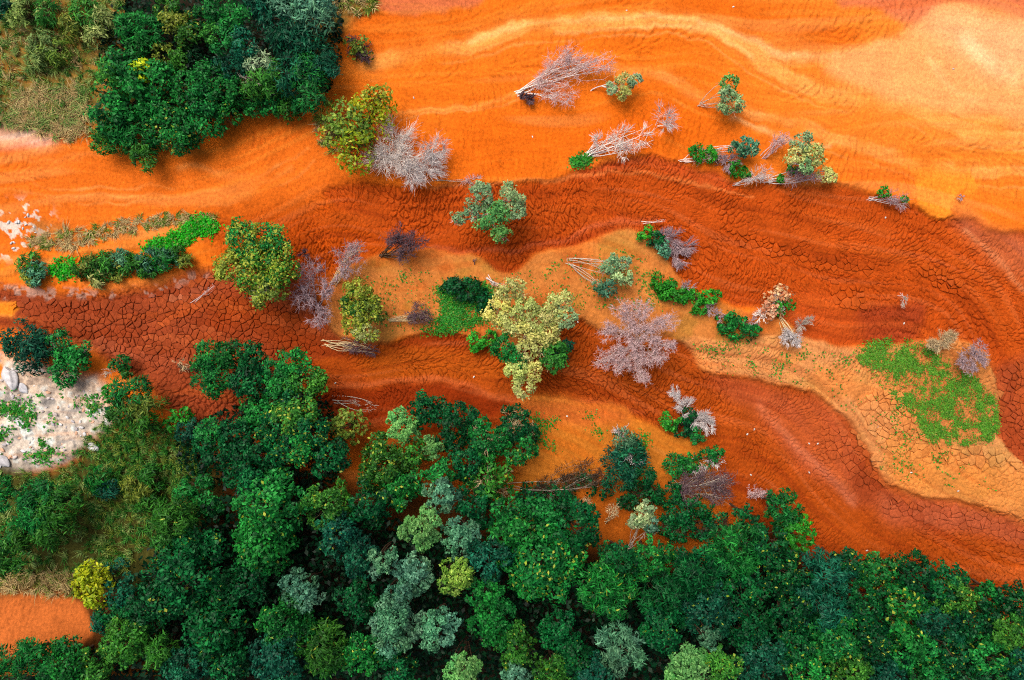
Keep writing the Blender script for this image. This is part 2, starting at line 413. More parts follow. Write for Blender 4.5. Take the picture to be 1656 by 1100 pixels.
m = mask([(550, -20), (600, -20), (608, 16), (580, 26), (548, 20)], 6); paint(m * .7, (120, 84, 40))

# --- direction of the shrinkage cracks: along each flow's axis, turning square to it at its edges
Q = 4
QX, QY = PX[::Q, ::Q], PY[::Q, ::Q]
c2 = np.zeros(QX.shape); s2 = np.zeros(QX.shape); cf = np.zeros(QX.shape); sf = np.zeros(QX.shape)
for pts, w, full in [
    ([(1060, 352), (1150, 372), (1260, 405), (1370, 428), (1480, 440), (1560, 474), (1612, 540), (1650, 640), (1700, 760)], 95, 0),
    ([(330, 420), (440, 385), (560, 345), (700, 350), (850, 352), (950, 325), (1020, 318)], 70, 1),
    ([(1150, 262), (1300, 320), (1450, 350)], 30, 1),
    ([(430, 560), (540, 594), (700, 593), (800, 602), (950, 608), (1050, 635), (1130, 668), (1220, 692), (1290, 735), (1350, 800), (1480, 862), (1600, 890), (1726, 905)], 62, 0),
    ([(1110, 570), (1250, 590), (1350, 640), (1430, 730), (1560, 780), (1726, 830)], 60, 0),
    ([(600, 130), (720, 132), (850, 112), (1000, 90), (1120, 92), (1200, 140), (1330, 190), (1500, 232), (1726, 250)], 55, 0),
    ([(690, 230), (800, 236), (940, 215), (1050, 170), (1120, 210), (1300, 240), (1480, 270)], 45, 1),
    ([(560, 55), (760, 40), (1000, 10), (1200, 30), (1350, 70)], 40, 0),
    ([(-60, 285), (120, 290), (300, 300), (440, 270), (540, 220)], 45, 0),
    ([(1400, 120), (1560, 140), (1726, 150)], 60, 0),
    ([(560, 480), (750, 440), (950, 450), (1150, 530)], 90, 1),
    ([(-60, 500), (150, 520), (330, 500), (520, 560)], 60, 1),
    ]:
    D, S, TX, TY = line_dist(pts, QX, QY, 3)
    wgt = np.exp(-(D / (w * 1.1)) ** 2) + 1e-5
    a = (np.pi / 2) * (np.ones_like(D) if full else np.clip(D / w, 0, 1) ** 0.6)
    th = np.arctan2(TY, TX) + S * a
    c2 += wgt * np.cos(2 * th); s2 += wgt * np.sin(2 * th)
    tf = np.arctan2(TY, TX); cf += wgt * np.cos(2 * tf); sf += wgt * np.sin(2 * tf)
wob = (fractal(26, 81) * 0.35)[::Q, ::Q]
TH = 0.5 * np.arctan2(s2, c2) + wob
iy = np.clip(np.arange(NY) / Q, 0, QX.shape[0] - 1.001); ix = np.clip(np.arange(NX) / Q, 0, QX.shape[1] - 1.001)
def up(a):
    y0 = iy.astype(int)[:, None]; x0 = ix.astype(int)[None, :]
    fy = (iy % 1)[:, None]; fx = (ix % 1)[None, :]
    return (a[y0, x0] * (1 - fx) + a[y0, x0 + 1] * fx) * (1 - fy) + (a[y0 + 1, x0] * (1 - fx) + a[y0 + 1, x0 + 1] * fx) * fy
C2, S2 = up(np.cos(2 * TH)), up(np.sin(2 * TH))
THF = (0.5 * np.arctan2(S2, C2)).astype(np.float32)
VX, VY = np.cos(THF), np.sin(THF)

def lic(src, n, VX, VY, step=1.0):
    src = src.astype(np.float32)
    acc = src.copy()
    ny, nx = src.shape
    jj, ii = np.meshgrid(np.arange(nx, dtype=np.float32), np.arange(ny, dtype=np.float32))
    for sg in (1, -1):
        x, y = jj.copy(), ii.copy()
        dx, dy = VX * sg, VY * sg
        for k in range(n):
            x += dx * step; y += dy * step
            np.clip(x, 0, nx - 1, x); np.clip(y, 0, ny - 1, y)
            xi = (x + .5).astype(np.int32); yi = (y + .5).astype(np.int32)
            acc += src[yi, xi] * (1 - k / n)
            nx_, ny_ = VX[yi, xi], VY[yi, xi]
            f = np.where(nx_ * dx + ny_ * dy < 0, -1, 1).astype(np.float32)
            dx, dy = nx_ * f, ny_ * f
    return acc
def band(lo, hi, seed):
    a = np.random.default_rng(seed).standard_normal((NY, NX))
    b = blur(a, lo) - blur(a, hi)
    return b / b.std()
def normed(a):
    a = a - blur(a, 12)
    return a / np.sqrt(np.maximum(blur(a * a, 25), 1e-6))
fine = normed(lic(band(1.7, 3.4, 102), 4, VX, VY))         # short ripples on the orange silt
# long silt bands drawn out along the flows
TF = 0.5 * np.arctan2(up(sf), up(cf)) + fractal(60, 141, 2) * .18
TF = TF.astype(np.float32)
def flow_band(sig, n, seed):
    a = lic(noise(sig, seed), n, np.cos(TF), np.sin(TF))
    return a / a.std()
silt = flow_band(2.6, 60, 151); silt2 = flow_band(6.5, 70, 152)
dry = 1 - mud
dry *= 1 - .7 * fan
paint(np.clip(silt - .6, 0, 1) * .20 * dry * (1 - fm), (255, 152, 58))
paint(np.clip(-silt - .6, 0, 1) * .24 * dry * (1 - fm) * (1 - rub), (220, 92, 12))
paint(np.clip(silt2 - .9, 0, 1) * .20 * dry * (1 - fm), (252, 170, 98))
paint(np.clip(silt - .7, 0, 1) * .28 * mud, (214, 106, 58))
paint(np.clip(-silt - .6, 0, 1) * .40 * mud, (138, 46, 12))
paint(np.clip(-silt2 - .6, 0, 1) * .30 * mud, (150, 50, 12))
paint(np.clip(silt2 - .6, 0, 1) * .25 * mud, (206, 92, 30))
Hh += .018 * np.clip(silt2, -2, 2) + .010 * np.clip(silt, -2, 2)
def sst(a, b, x):
    t = np.clip((x - a) / (b - a), 0, 1)
    return t * t * (3 - 2 * t)
fade = np.clip(0.75 + 0.5 * fractal(40, 111), 0.15, 1.2)
fade = np.clip(0.8 + 0.4 * fractal(40, 111), 0.25, 1.15)
smooth_fan = 1 - 0.8 * np.clip(fan * 1.2, 0, 1)
pale = np.clip(C[..., 2] / lin((0, 0, 98))[2] * 0.6, 0, 1)
Hh += 0.05 * big + 0.02 * med
Hh += (1 - mud) * fade * smooth_fan * (1 - 0.6 * pale) * np.clip(fine, -2.2, 1.2) * 0.05 * sst(-1.0, .6, fractal(35, 161, 3))

def at(a, px, py):
    x = np.clip((np.asarray(px, float) - GX0) / STEP, 0, NX - 1.01); y = np.clip((np.asarray(py, float) - GY0) / STEP, 0, NY - 1.01)
    xi, yi = x.astype(int), y.astype(int)
    fx, fy = x - xi, y - yi
    if a.ndim == 3: fx, fy = fx[..., None], fy[..., None]
    return (a[yi, xi] * (1 - fx) + a[yi, xi + 1] * fx) * (1 - fy) + (a[yi + 1, xi] * (1 - fx) + a[yi + 1, xi + 1] * fx) * fy

# network of shrinkage cracks: cells drawn out along the crack direction, evaluated at any point
BIN = 9.8
bx, by = int((GX1 - GX0 + 60) / BIN) + 8, int((GY1 - GY0 + 60) / BIN) + 8
_r = np.random.default_rng(181)
SX = (GX0 - 45 + (np.arange(bx)[None, :] + _r.uniform(.05, .95, (by, bx))) * BIN).astype(np.float32)
SY = (GY0 - 45 + (np.arange(by)[:, None] + _r.uniform(.05, .95, (by, bx))) * BIN).astype(np.float32)
ASP = np.clip(3.1 + .9 * fractal(40, 191, 2), 1.2, 4.8)
cracky = mask([(0, 470), (330, 430), (520, 560), (330, 690), (120, 560), (0, 530)], 15)
cracky = np.maximum(cracky, mask([(1380, 630), (1500, 620), (1620, 600), (1690, 580), (1690, 900), (1440, 840), (1330, 720)], 25))
ASP += (1.25 - ASP) * cracky                      # drying mud there breaks into even polygons
CWID = np.clip(.72 + .36 * fractal(16, 201, 3), .22, 1.25)
def crack_at(px, py):
    qx = (px + at(WX - PX, px, py)).astype(np.float32); qy = (py + at(WY - PY, px, py)).astype(np.float32)
    th = .5 * np.arctan2(at(S2, px, py), at(C2, px, py)); ct, st_ = np.cos(th).astype(np.float32), np.sin(th).astype(np.float32)
    asp = np.sqrt(at(ASP, px, py)).astype(np.float32)
    lu, lv = BIN * asp, BIN / asp
    F1 = np.full(qx.shape, 1e9, np.float32); F2 = F1.copy()
    cix = ((qx - GX0 + 45) / BIN).astype(int); ciy = ((qy - GY0 + 45) / BIN).astype(int)
    for oy in range(-3, 4):
        for ox in range(-3, 4):
            jx = np.clip(cix + ox, 0, bx - 1); jy = np.clip(ciy + oy, 0, by - 1)
            ddx = SX[jy, jx] - qx; ddy = SY[jy, jx] - qy
            dd = ((ddx * ct + ddy * st_) / lu) ** 2 + ((ddy * ct - ddx * st_) / lv) ** 2
            F2 = np.minimum(F2, np.maximum(F1, dd)); F1 = np.minimum(F1, dd)
    edge = np.sqrt(F2) - np.sqrt(F1)
    cw = at(CWID, px, py)
    return (1 - sst(.05, .15 * cw + .07, edge)) * np.clip(cw * 1.4, 0, 1)

# ---------------------------------------------------------------- polygonal mud plates (real slabs)
ZONES = [  # polygon, plate size, squash x, gap
    ([(20, 486), (150, 488), (250, 472), (330, 448), (400, 455), (470, 500), (520, 560), (440, 585), (330, 575), (240, 600), (180, 575), (120, 540), (50, 515)], 9.5, 1.0, 0.05),
    ([(1385, 640), (1440, 635), (1480, 660), (1500, 712), (1560, 722), (1610, 720), (1640, 752), (1560, 756), (1470, 740), (1425, 720), (1395, 690)], 11.0, 1.15, 0.16),
    ([(1620, 600), (1656, 585), (1700, 590), (1700, 770), (1650, 738), (1624, 700)], 10.5, 0.85, 0.07),
    ([(1445, 803), (1500, 812), (1600, 832), (1690, 872), (1690, 895), (1600, 866), (1500, 842), (1430, 836)], 10.5, 1.2, 0.08),
    ([(1330, 690), (1385, 700), (1425, 760), (1425, 790), (1395, 785), (1350, 740)], 10.5, 1.2, 0.08),
    ([(1180, 365), (1250, 385), (1330, 408), (1400, 425), (1420, 445), (1340, 435), (1250, 412), (1190, 385)], 9.5, 1.25, 0.07),
    ([(1490, 430), (1530, 440), (1560, 470), (1540, 480), (1500, 455)], 9.5, 1.1, 0.08),
    ([(1350, 455), (1400, 470), (1395, 500), (1350, 490)], 10.5, 1.0, 0.08),
]
def clip_poly(P, mid, nrm):
    d = (P - mid) @ nrm
    out = []
    for i in range(len(P)):
        a, b = P[i], P[(i + 1) % len(P)]
        da, db = d[i], d[(i + 1) % len(P)]
        if da <= 0: out.append(a)
        if (da < 0 < db) or (db < 0 < da): out.append(a + (b - a) * da / (da - db))
    return np.array(out)
plates = []
wide = .5 + .75 * fractal(12, 171, 3)
plate_mask = np.zeros((NY, NX))
prng = np.random.default_rng(5)
for pts, size, sq, gap in ZONES:
    zp = catmull(pts)
    x0, y0 = zp.min(0) - 30; x1, y1 = zp.max(0) + 30
    xs = np.arange(x0, x1, size * sq); ys = np.arange(y0, y1, size / sq)
    X, Y = np.meshgrid(xs, ys)
    X = X + (np.arange(len(ys)) % 2)[:, None] * size * sq * .5
    S = np.stack([X.ravel(), Y.ravel()], 1)
    S += prng.normal(0, 0.38, S.shape) * [size * sq, size / sq]
    ins = inside(zp, S[:, 0], S[:, 1])
    wt = prng.uniform(-1, 1, len(S))
    plate_mask = np.maximum(plate_mask, mask(pts, 3, False))
    for i in np.nonzero(ins)[0]:
        d = S - S[i]
        near = np.argsort((d ** 2).sum(1))[1:17]
        b = size * 3
        P = S[i] + np.array([(-b, -b), (b, -b), (b, b), (-b, b)])
        for j in near:
            v = S[j] - S[i]; L = np.hypot(*v)
            md = (S[i] + S[j]) / 2
            g = gap / M * (.09 + .28 * max(0., float(at(wide, md[0], md[1]))) ** 1.3)
            P = clip_poly(P, S[i] + v * (0.5 + (wt[j] - wt[i]) * .12 - g / L), v / L)
            if len(P) < 3: break
        if len(P) >= 3:
            plates.append(P)
Hh -= plate_mask * 0.12

# ---------------------------------------------------------------- the mud sheet and the ground
keep = np.ones((NY - 1, NX - 1), bool)
DEEP = np.array([(330, 860), (520, 830), (640, 860), (900, 910), (1100, 950), (1250, 950), (1330, 1010), (1730, 1075), (1730, 1200), (260, 1200), (260, 960)], float)
keep &= ~inside(DEEP, PX[:-1, :-1], PY[:-1, :-1])
keep &= ~((PX[:-1, :-1] < 470) & (PX[:-1, :-1] > 200) & (PY[:-1, :-1] < 130))
# cracked ground gets a mesh twice as fine as the smooth silt; both share the vertices along their border
crk = mud * (1 - plate_mask)
finec = keep & ((crk[:-1, :-1] > .34) | (crk[1:, 1:] > .34))
fy, fx = 2 * NY - 1, 2 * NX - 1
ff = np.repeat(np.repeat(finec, 2, 0), 2, 1)                     # fine quads, (fy-1, fx-1)
def touch(c):                                                    # vertices touched by a cell mask
    t = np.zeros((c.shape[0] + 1, c.shape[1] + 1), bool)
    t[:-1, :-1] |= c; t[1:, :-1] |= c; t[:-1, 1:] |= c; t[1:, 1:] |= c
    return t
usedf = touch(ff)
inner = usedf & ~touch(np.pad(~ff, 1, constant_values=True)[1:-1, 1:-1])
inner[[0, -1], :] = False; inner[:, [0, -1]] = False
idx = np.arange(fy * fx).reshape(fy, fx)
cc_ = idx[::2, ::2]
coarse = keep & ~finec
F = np.concatenate([np.stack([cc_[:-1, :-1], cc_[1:, :-1], cc_[1:, 1:], cc_[:-1, 1:]], -1)[coarse],
                    np.stack([idx[:-1, :-1], idx[1:, :-1], idx[1:, 1:], idx[:-1, 1:]], -1)[ff]])
used = np.zeros(fy * fx, bool); used[F.ravel()] = True
ui = np.nonzero(used)[0]
upx = GX0 + (ui % fx) * (STEP / 2); upy = GY0 + (ui // fx) * (STEP / 2)
uz = at(Hh, upx, upy)
ins = inner.ravel()[ui]
uz[ins] -= 0.19 * crack_at(upx[ins], upy[ins]) * at(crk * fade, upx[ins], upy[ins])
remap = np.cumsum(used) - 1
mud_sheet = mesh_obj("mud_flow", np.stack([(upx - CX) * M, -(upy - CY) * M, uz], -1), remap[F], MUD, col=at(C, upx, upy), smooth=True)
tag(mud_sheet, "orange and rust red mud flow with cracked channels and pale silt streaks", kind="structure")

n = 140
t = np.linspace(-1, 1, n); t = np.sign(t) * np.abs(t) ** 2.6 * 900
X, Y = np.meshgrid(t, t)
Zg = -0.75 + 0.06 * np.sin(X * .3) * np.cos(Y * .27)
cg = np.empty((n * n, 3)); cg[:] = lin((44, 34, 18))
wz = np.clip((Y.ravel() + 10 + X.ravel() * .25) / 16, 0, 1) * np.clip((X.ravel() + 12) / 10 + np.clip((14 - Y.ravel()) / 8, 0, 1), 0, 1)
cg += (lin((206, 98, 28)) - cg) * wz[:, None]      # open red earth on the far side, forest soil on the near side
i2 = np.arange(n * n).reshape(n, n)
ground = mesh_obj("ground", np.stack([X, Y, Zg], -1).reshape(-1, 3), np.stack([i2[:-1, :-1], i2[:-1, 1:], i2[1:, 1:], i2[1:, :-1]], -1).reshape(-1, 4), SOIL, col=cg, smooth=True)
tag(ground, "dark forest soil and red earth under the trees", kind="structure")

def plate_geom(P):
    """slab with a chamfered rim: ring rows top-inner, top-rim, bottom"""
    Q2 = []
    for i in range(len(P)):
        a, b = P[i], P[(i + 1) % len(P)]
        Q2.append(a)
        if np.hypot(*(b - a)) > 5: Q2.append((a + b) / 2 + prng.normal(0, 0.45, 2))
    P = np.array(Q2)
    c = P.mean(0)
    h0 = float(at(Hh, c[0], c[1])) + 0.12 + prng.normal(0, .012)
    rings = []
    for s, dz in ((0.72, 0.006), (0.95, 0.0), (1.0, -0.02), (1.0, -0.16)):
        q = c + (P - c) * s
        rings.append(np.stack([(q[:, 0] - CX) * M, -(q[:, 1] - CY) * M, np.full(len(q), h0 + dz)], -1))
    m = len(P)
    v = np.concatenate([[[(c[0] - CX) * M, -(c[1] - CY) * M, h0 + 0.014]]] + rings)
    f = []
    for i in range(m):
        j = (i + 1) % m
        f.append((0, 1 + j, 1 + i, 1 + i))
        for r in range(3):
            f.append((1 + r * m + i, 1 + r * m + j, 1 + (r + 1) * m + j, 1 + (r + 1) * m + i))
    col = at(C, np.full(len(v), c[0]), np.full(len(v), c[1])) * prng.uniform(0.94, 1.07)
    return v, f, col
def tri_fix(f):
    out = []
    for q in f:
        if q[2] == q[3]: out.append(q[:3])
        else: out += [(q[0], q[1], q[2]), (q[0], q[2], q[3])]
    return out
def area(P):
    x, y = P[:, 0], P[:, 1]
    return abs(np.dot(x, np.roll(y, 1)) - np.dot(y, np.roll(x, 1))) / 2
plates = [P for P in plates if area(P) > 12]
plates.sort(key=lambda P: -area(P) * (1 if 0 < P[:, 0].mean() < 1656 else 0.01))
rv, rf, rc, off = [], [], [], 0
for k, P in enumerate(plates):
    v, f, col = plate_geom(P)
    if k < 300:
        mesh_obj("mud_plate", v, tri_fix(f), MUD, parent=mud_sheet, col=col)
    else:
        rv.append(v); rf.append(np.array(tri_fix(f)) + off); rc.append(col); off += len(v)
if rv:
    o = mesh_obj("small_mud_plates", np.concatenate(rv), np.concatenate(rf), MUD, parent=mud_sheet, col=np.concatenate(rc))
    o["kind"] = "stuff"

# ---------------------------------------------------------------- plants: building blocks
PAL = {k: (lin(a), lin(b)) for k, (a, b) in dict(
    dark=((2, 40, 24), (24, 128, 62)), green=((3, 60, 27), (46, 168, 68)), teal=((2, 46, 34), (36, 132, 92)),
    sage=((110, 164, 104), (202, 234, 170)), blue=((28, 98, 68), (124, 190, 144)), lime=((124, 168, 14), (220, 228, 40)),  # blue pair: shadow and highlight tones set as leaf colour
    olive=((66, 108, 30), (166, 184, 72)), straw=((166, 184, 84), (246, 244, 148)), fresh=((84, 148, 40), (176, 210, 90)), weed=((34, 112, 22), (124, 196, 56)), bright=((16, 130, 14), (50, 220, 24)),
    rust=((200, 100, 56), (250, 206, 160)), moss=((10, 76, 26), (82, 164, 54)), mint=((62, 146, 66), (150, 222, 122)),
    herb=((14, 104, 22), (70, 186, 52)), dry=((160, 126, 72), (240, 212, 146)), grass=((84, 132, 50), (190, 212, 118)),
    gloom=((2, 26, 14), (8, 66, 32)), gold=((120, 158, 30), (212, 218, 84))).items()}  # gloom: near-black green, the shade of canopy gaps put into leaf colour
BARKS = {k: lin(v, .85) for k, v in dict(white=(230, 218, 208), pink=(206, 174, 172), mauve=(170, 146, 150), grey=(184, 172, 156),
    tan=(206, 182, 138), dark=(100, 78, 84), brown=(78, 60, 44), silver=(208, 198, 194)).items()}

def leaf_quads(c, nrm, ax, L, W, rng, fold=0.22):
    nrm = unit(nrm); ax = unit(ax - nrm * (ax * nrm).sum(-1, keepdims=True))
    b = np.cross(nrm, ax)
    L = np.asarray(L)[:, None]; W = np.asarray(W)[:, None]
    v = np.empty((len(c), 4, 3))
    v[:, 0] = c - ax * L * .5
    v[:, 1] = c + b * W * .5 + nrm * W * fold
    v[:, 2] = c + ax * L * .5 - nrm * L * .10
    v[:, 3] = c - b * W * .5 + nrm * W * fold
    return v.reshape(-1, 3), np.arange(len(c) * 4).reshape(-1, 4)

def sphere_dirs(n, rng, zmin=-0.4):
    z = rng.uniform(zmin, 1, n); a = rng.uniform(0, 2 * np.pi, n); r = np.sqrt(1 - z * z)
    return np.stack([r * np.cos(a), r * np.sin(a), z], -1)

STYLE = {  # leaf length, width, leaf layers, clump count, clump size, sharpness of the rosette
    'broad': (.31, .17, 2.6, 22, .30, .7), 'small': (.25, .135, 2.6, 24, .285, .7), 'feather': (.44, .095, 2.6, 20, .34, 1.8),
    'fine': (.24, .125, 2.9, 26, .28, .9), 'sparse': (.32, .18, 1.5, 16, .40, .6), 'loose': (.40, .19, 1.8, 14, .42, .9)}

def lobe_leaves(c, r, style, pal, yel, rng, squash=.85, tint=1.0):
    L0, W0, lai, nc, cs, sharp = STYLE[style]
    nc = max(5, int(nc * (0.5 + 0.28 * r)))
    d = sphere_dirs(nc, rng, -0.45)
    cc = c + d * (r * rng.uniform(.45, .82, nc))[:, None] * [1, 1, squash]
    cr = r * cs * rng.uniform(.75, 1.25, nc)
    tot = lai * np.pi * r * r / (L0 * W0 * .5)
    w = cr ** 2; k = np.maximum((tot * w / w.sum()).astype(int), 6)
    ci = np.repeat(np.arange(nc), k); n = len(ci)
    d2 = unit(sphere_dirs(n, rng, -0.7) + d[ci] * .55 + [0, 0, .25])
    rad = rng.uniform(.5, 1.0, n) ** .6 * rng.choice([1, 1, 1, 1.2, 1.4, 1.6], n)
    p = cc[ci] + d2 * (cr[ci] * rad)[:, None]
    nr = unit(d2 * .75 + [0, 0, .55] + rng.normal(0, .5, (n, 3)))
    ax = d2 * sharp + rng.normal(0, .6, (n, 3))
    s = rng.uniform(.65, 1.25, n)
    v, f = leaf_quads(p, nr, ax, L0 * s, W0 * s * rng.uniform(.8, 1.2, n), rng)
    t = np.clip(rng.beta(1.6, 1.8, nc)[ci] * .45 + rng.beta(.65, 1.5, n) * 1.05, 0, 1.5)[:, None]  # wide tone spread puts leaf highlights and shade into the colour
    lo, hi = PAL[pal]
    col = (lo + (hi - lo) * t) * tint * rng.uniform(.78, 1.22) * rng.uniform([.85, .95, .85], [1.15, 1.05, 1.15])
    if yel:
        yk = rng.random(n) < .5 * yel * np.clip(rng.uniform(.1, 2, nc)[ci], 0, 2)
        g0, g1 = PAL['gold']
        col[yk] = g0 + (g1 - g0) * rng.random((yk.sum(), 1))
    return v, f, np.repeat(col, 4, 0)

class Bag:
    def __init__(s): s.v, s.f, s.c, s.n = [], [], [], 0
    def add(s, v, f, c):
        s.v.append(v); s.f.append(np.asarray(f) + s.n); s.c.append(np.broadcast_to(c, (len(v), 3))); s.n += len(v)
    def obj(s, name, mat, parent=None, smooth=False):
        return mesh_obj(name, np.concatenate(s.v), np.concatenate(s.f), mat, parent, np.concatenate(s.c), smooth)

def tubes(paths, radii, sides=3):
    """paths (n,k,3), radii (n,k) -> quads"""
    paths = np.asarray(paths); radii = np.asarray(radii)
    n, k, _ = paths.shape
    tg = np.empty_like(paths)
    tg[:, 1:-1] = paths[:, 2:] - paths[:, :-2]; tg[:, 0] = paths[:, 1] - paths[:, 0]; tg[:, -1] = paths[:, -1] - paths[:, -2]
    tg = unit(tg)
    ref = np.where(np.abs(tg[..., 2:3]) > .8, [1., 0, 0], [0, 0, 1.])
    u = unit(np.cross(tg, ref)); w = np.cross(tg, u)
    a = np.arange(sides) * 2 * np.pi / sides
    v = paths[:, :, None] + radii[:, :, None, None] * (u[:, :, None] * np.cos(a)[:, None] + w[:, :, None] * np.sin(a)[:, None])
    i = np.arange(n * k * sides).reshape(n, k, sides)
    j = np.roll(i, -1, 2)
    f = np.stack([i[:, :-1], j[:, :-1], j[:, 1:], i[:, 1:]], -1).reshape(-1, 4)
    return v.reshape(-1, 3), f

def arc(p0, p1, bend, rng, k=4):
    """curved paths from p0 to p1"""
    t = np.linspace(0, 1, k)[None, :, None]
    L = np.linalg.norm(p1 - p0, axis=-1)[:, None, None]
    off = rng.normal(0, 1, (len(p0), 1, 3)) * L * bend
    return p0[:, None] * (1 - t) + p1[:, None] * t + off * (t * (1 - t) * 4) * .5

def skeleton(base, lobes, rng, mids=9, tips=40, r0=.12, twig=.018, rise=.35, stems=1, spread=.15, zflat=.8, puff=0):
    """trunk(s), limbs and twigs reaching from the base into each lobe: returns bag pieces (wood, twigs)"""
    big_p, big_r, mid_p, mid_r, tip_p, tip_r = [], [], [], [], [], []
    fork = None
    if stems == 1:                      # one trunk that forks into a limb for every lobe
        cen = sum(c for c, r in lobes) / len(lobes)
        fork = base + (cen - base) * rng.uniform(.35, .5) + rng.normal(0, .12, 3) * [1, 1, 0]
        big_p.append(arc(base[None], fork[None], .08, rng, 5)[0]); big_r.append(r0 * np.linspace(1.15, .8, 5))
    for c, r in lobes:
        for s in range(stems):
            b = base + rng.normal(0, spread, 3) * [1, 1, 0] if fork is None else fork
            e = c + rng.normal(0, .25 * r, 3) * [1, 1, .4] - [0, 0, .15 * r]
            k = 5
            path = arc(b[None], e[None], .10, rng, k)
            tt = np.linspace(0, 1, k)
            path[0, :, 2] += np.sin(tt * np.pi) * rise * (.5 if fork is None else .1)
            big_p.append(path[0]); big_r.append(r0 * (.8 if fork is not None else 1) * (1 - .72 * tt))
            m = max(2, mids // stems)
            ts = rng.uniform(.45, 1.0, m)
            pos = np.stack([np.interp(ts, tt, path[0, :, q]) for q in range(3)], -1)
            d = unit(sphere_dirs(m, rng, -.25) + unit(e - b) * .5)
            end = c + d * r * rng.uniform(.45, .75 + .15 * puff, m)[:, None] * [1, 1, zflat]
            mp = arc(pos, end, .18, rng, 4)
            mid_p.append(mp); mid_r.append(np.linspace(r0 * .38, r0 * .14, 4)[None].repeat(m, 0) * rng.uniform(.7, 1.2, (m, 1)))
            q = max(4, tips // stems)
            mi = rng.integers(0, m, q); tq = rng.uniform(.25, 1.0, q)
            seg = tq * 3; s0 = np.minimum(seg.astype(int), 2); fr = (seg - s0)[:, None]
            p0 = mp[mi, s0] * (1 - fr) + mp[mi, s0 + 1] * fr
            dd = unit(unit(p0 - c + 1e-3) * .8 + unit(end - pos)[mi] * .7 + rng.normal(0, .55, (q, 3)))
            ln = r * rng.uniform(.25, .62, q)[:, None]
            if puff:
                dd = unit(unit(p0 - c + 1e-3) * .35 + rng.normal(0, .6, (q, 3))); ln = r * rng.uniform(.14, .36, q)[:, None]
            kk = 2 if puff else 3
            tip_p.append(arc(p0, p0 + dd * ln * [1, 1, zflat], .2, rng, kk))
            tip_r.append(np.linspace(twig, twig * .45, kk)[None].repeat(q, 0) * rng.uniform(.7, 1.3, (q, 1)))
    W = [tubes(np.array(big_p), np.array(big_r), 5), tubes(np.concatenate(mid_p), np.concatenate(mid_r), 3)]
    T = tubes(np.concatenate(tip_p), np.concatenate(tip_r), 3)
    return W, T

def anchor(px, py):
    return g2w(px, py, 0) + [0, 0, float(at(Hh, px, py)) - .06]

def to_lobes(lobes, h, rng):
    out = []
    for q in lobes:
        px, py, r = q[:3]
        z = q[3] if len(q) > 3 else h - r * M * .75
        s = M * (CAM_H - z) / CAM_H
        out.append((g2w(px, py, z), r * s))
    return out

def root_at(name, p, label, cat, group=None):
    o = bpy.data.objects.new(name, None)
    o.empty_display_size = .5
    o.location = p
    link(o)
    return tag(o, label, cat, group)

def finish(bags, root):
    """build parts in the thing's own frame"""
    for nm, bag, mat in bags:
        for i in range(len(bag.v)): bag.v[i] = bag.v[i] - np.array(root.location)
        bag.obj(nm, mat, root, smooth=(mat is BARK))

SEED = [1000]
def tree(name, label, cat, lobes, h, style, pal, base=None, yel=0.0, group=None, bark='brown', extra=None, r0=None, stems=1, twigs=10, palmap=None):
    """living tree or shrub: trunk (with limbs) + crown"""
    SEED[0] += 1
    rng = np.random.default_rng(SEED[0])
    wl_ = to_lobes(lobes, h, rng)
    if base is None:
        w = np.array([r * r for _, r in wl_]); cen = sum(c * k for (c, r), k in zip(wl_, w)) / w.sum()
        bp = np.array([cen[0], cen[1], 0.0])
        gxp, gyp = bp[0] / M + CX, CY - bp[1] / M
        bp[2] = float(at(Hh, gxp, gyp)) - .08 if (gyp < 1090) else -.75
        if bool(inside(DEEP, np.array([gxp]), np.array([gyp]))[0]) or (gxp < 480 and gyp < 60): bp[2] = -.8
    else:
        bp = anchor(*base)
    root = root_at(name, bp, label, cat, group)
    R = max(r for _, r in wl_)
    W, T = skeleton(bp, wl_, rng, 3, twigs, r0 or (.07 + .035 * R), .014, stems=stems)
    wood = Bag(); bc = BARKS[bark]
    for v, f in W: wood.add(v, f, bc)
    wood.add(T[0], T[1], bc)
    cr = Bag(); tint = rng.uniform(.72, 1.12)
    for i, (c, r) in enumerate(wl_):
        p = pal if palmap is None else palmap[i]
        cr.add(*lobe_leaves(c, r, style, p, yel, rng, tint=tint))
    parts = [("trunk", wood, BARK), ("crown", cr, LEAF)]
    if extra:  # bare twigs standing out of the crown
        b, k, n_, nm = extra[:4]
        ex = Bag(); lb = to_lobes(extra[4], h, rng) if len(extra) > 4 else wl_
        W, T = skeleton(bp, lb, rng, 8, int(n_ * .8), .035, k, stems=1)
        for v, f in W: ex.add(v, f, BARKS[b])
        ex.add(T[0], T[1], BARKS[b])
        parts.append((nm, ex, BARK))
    finish(parts, root)
    return root

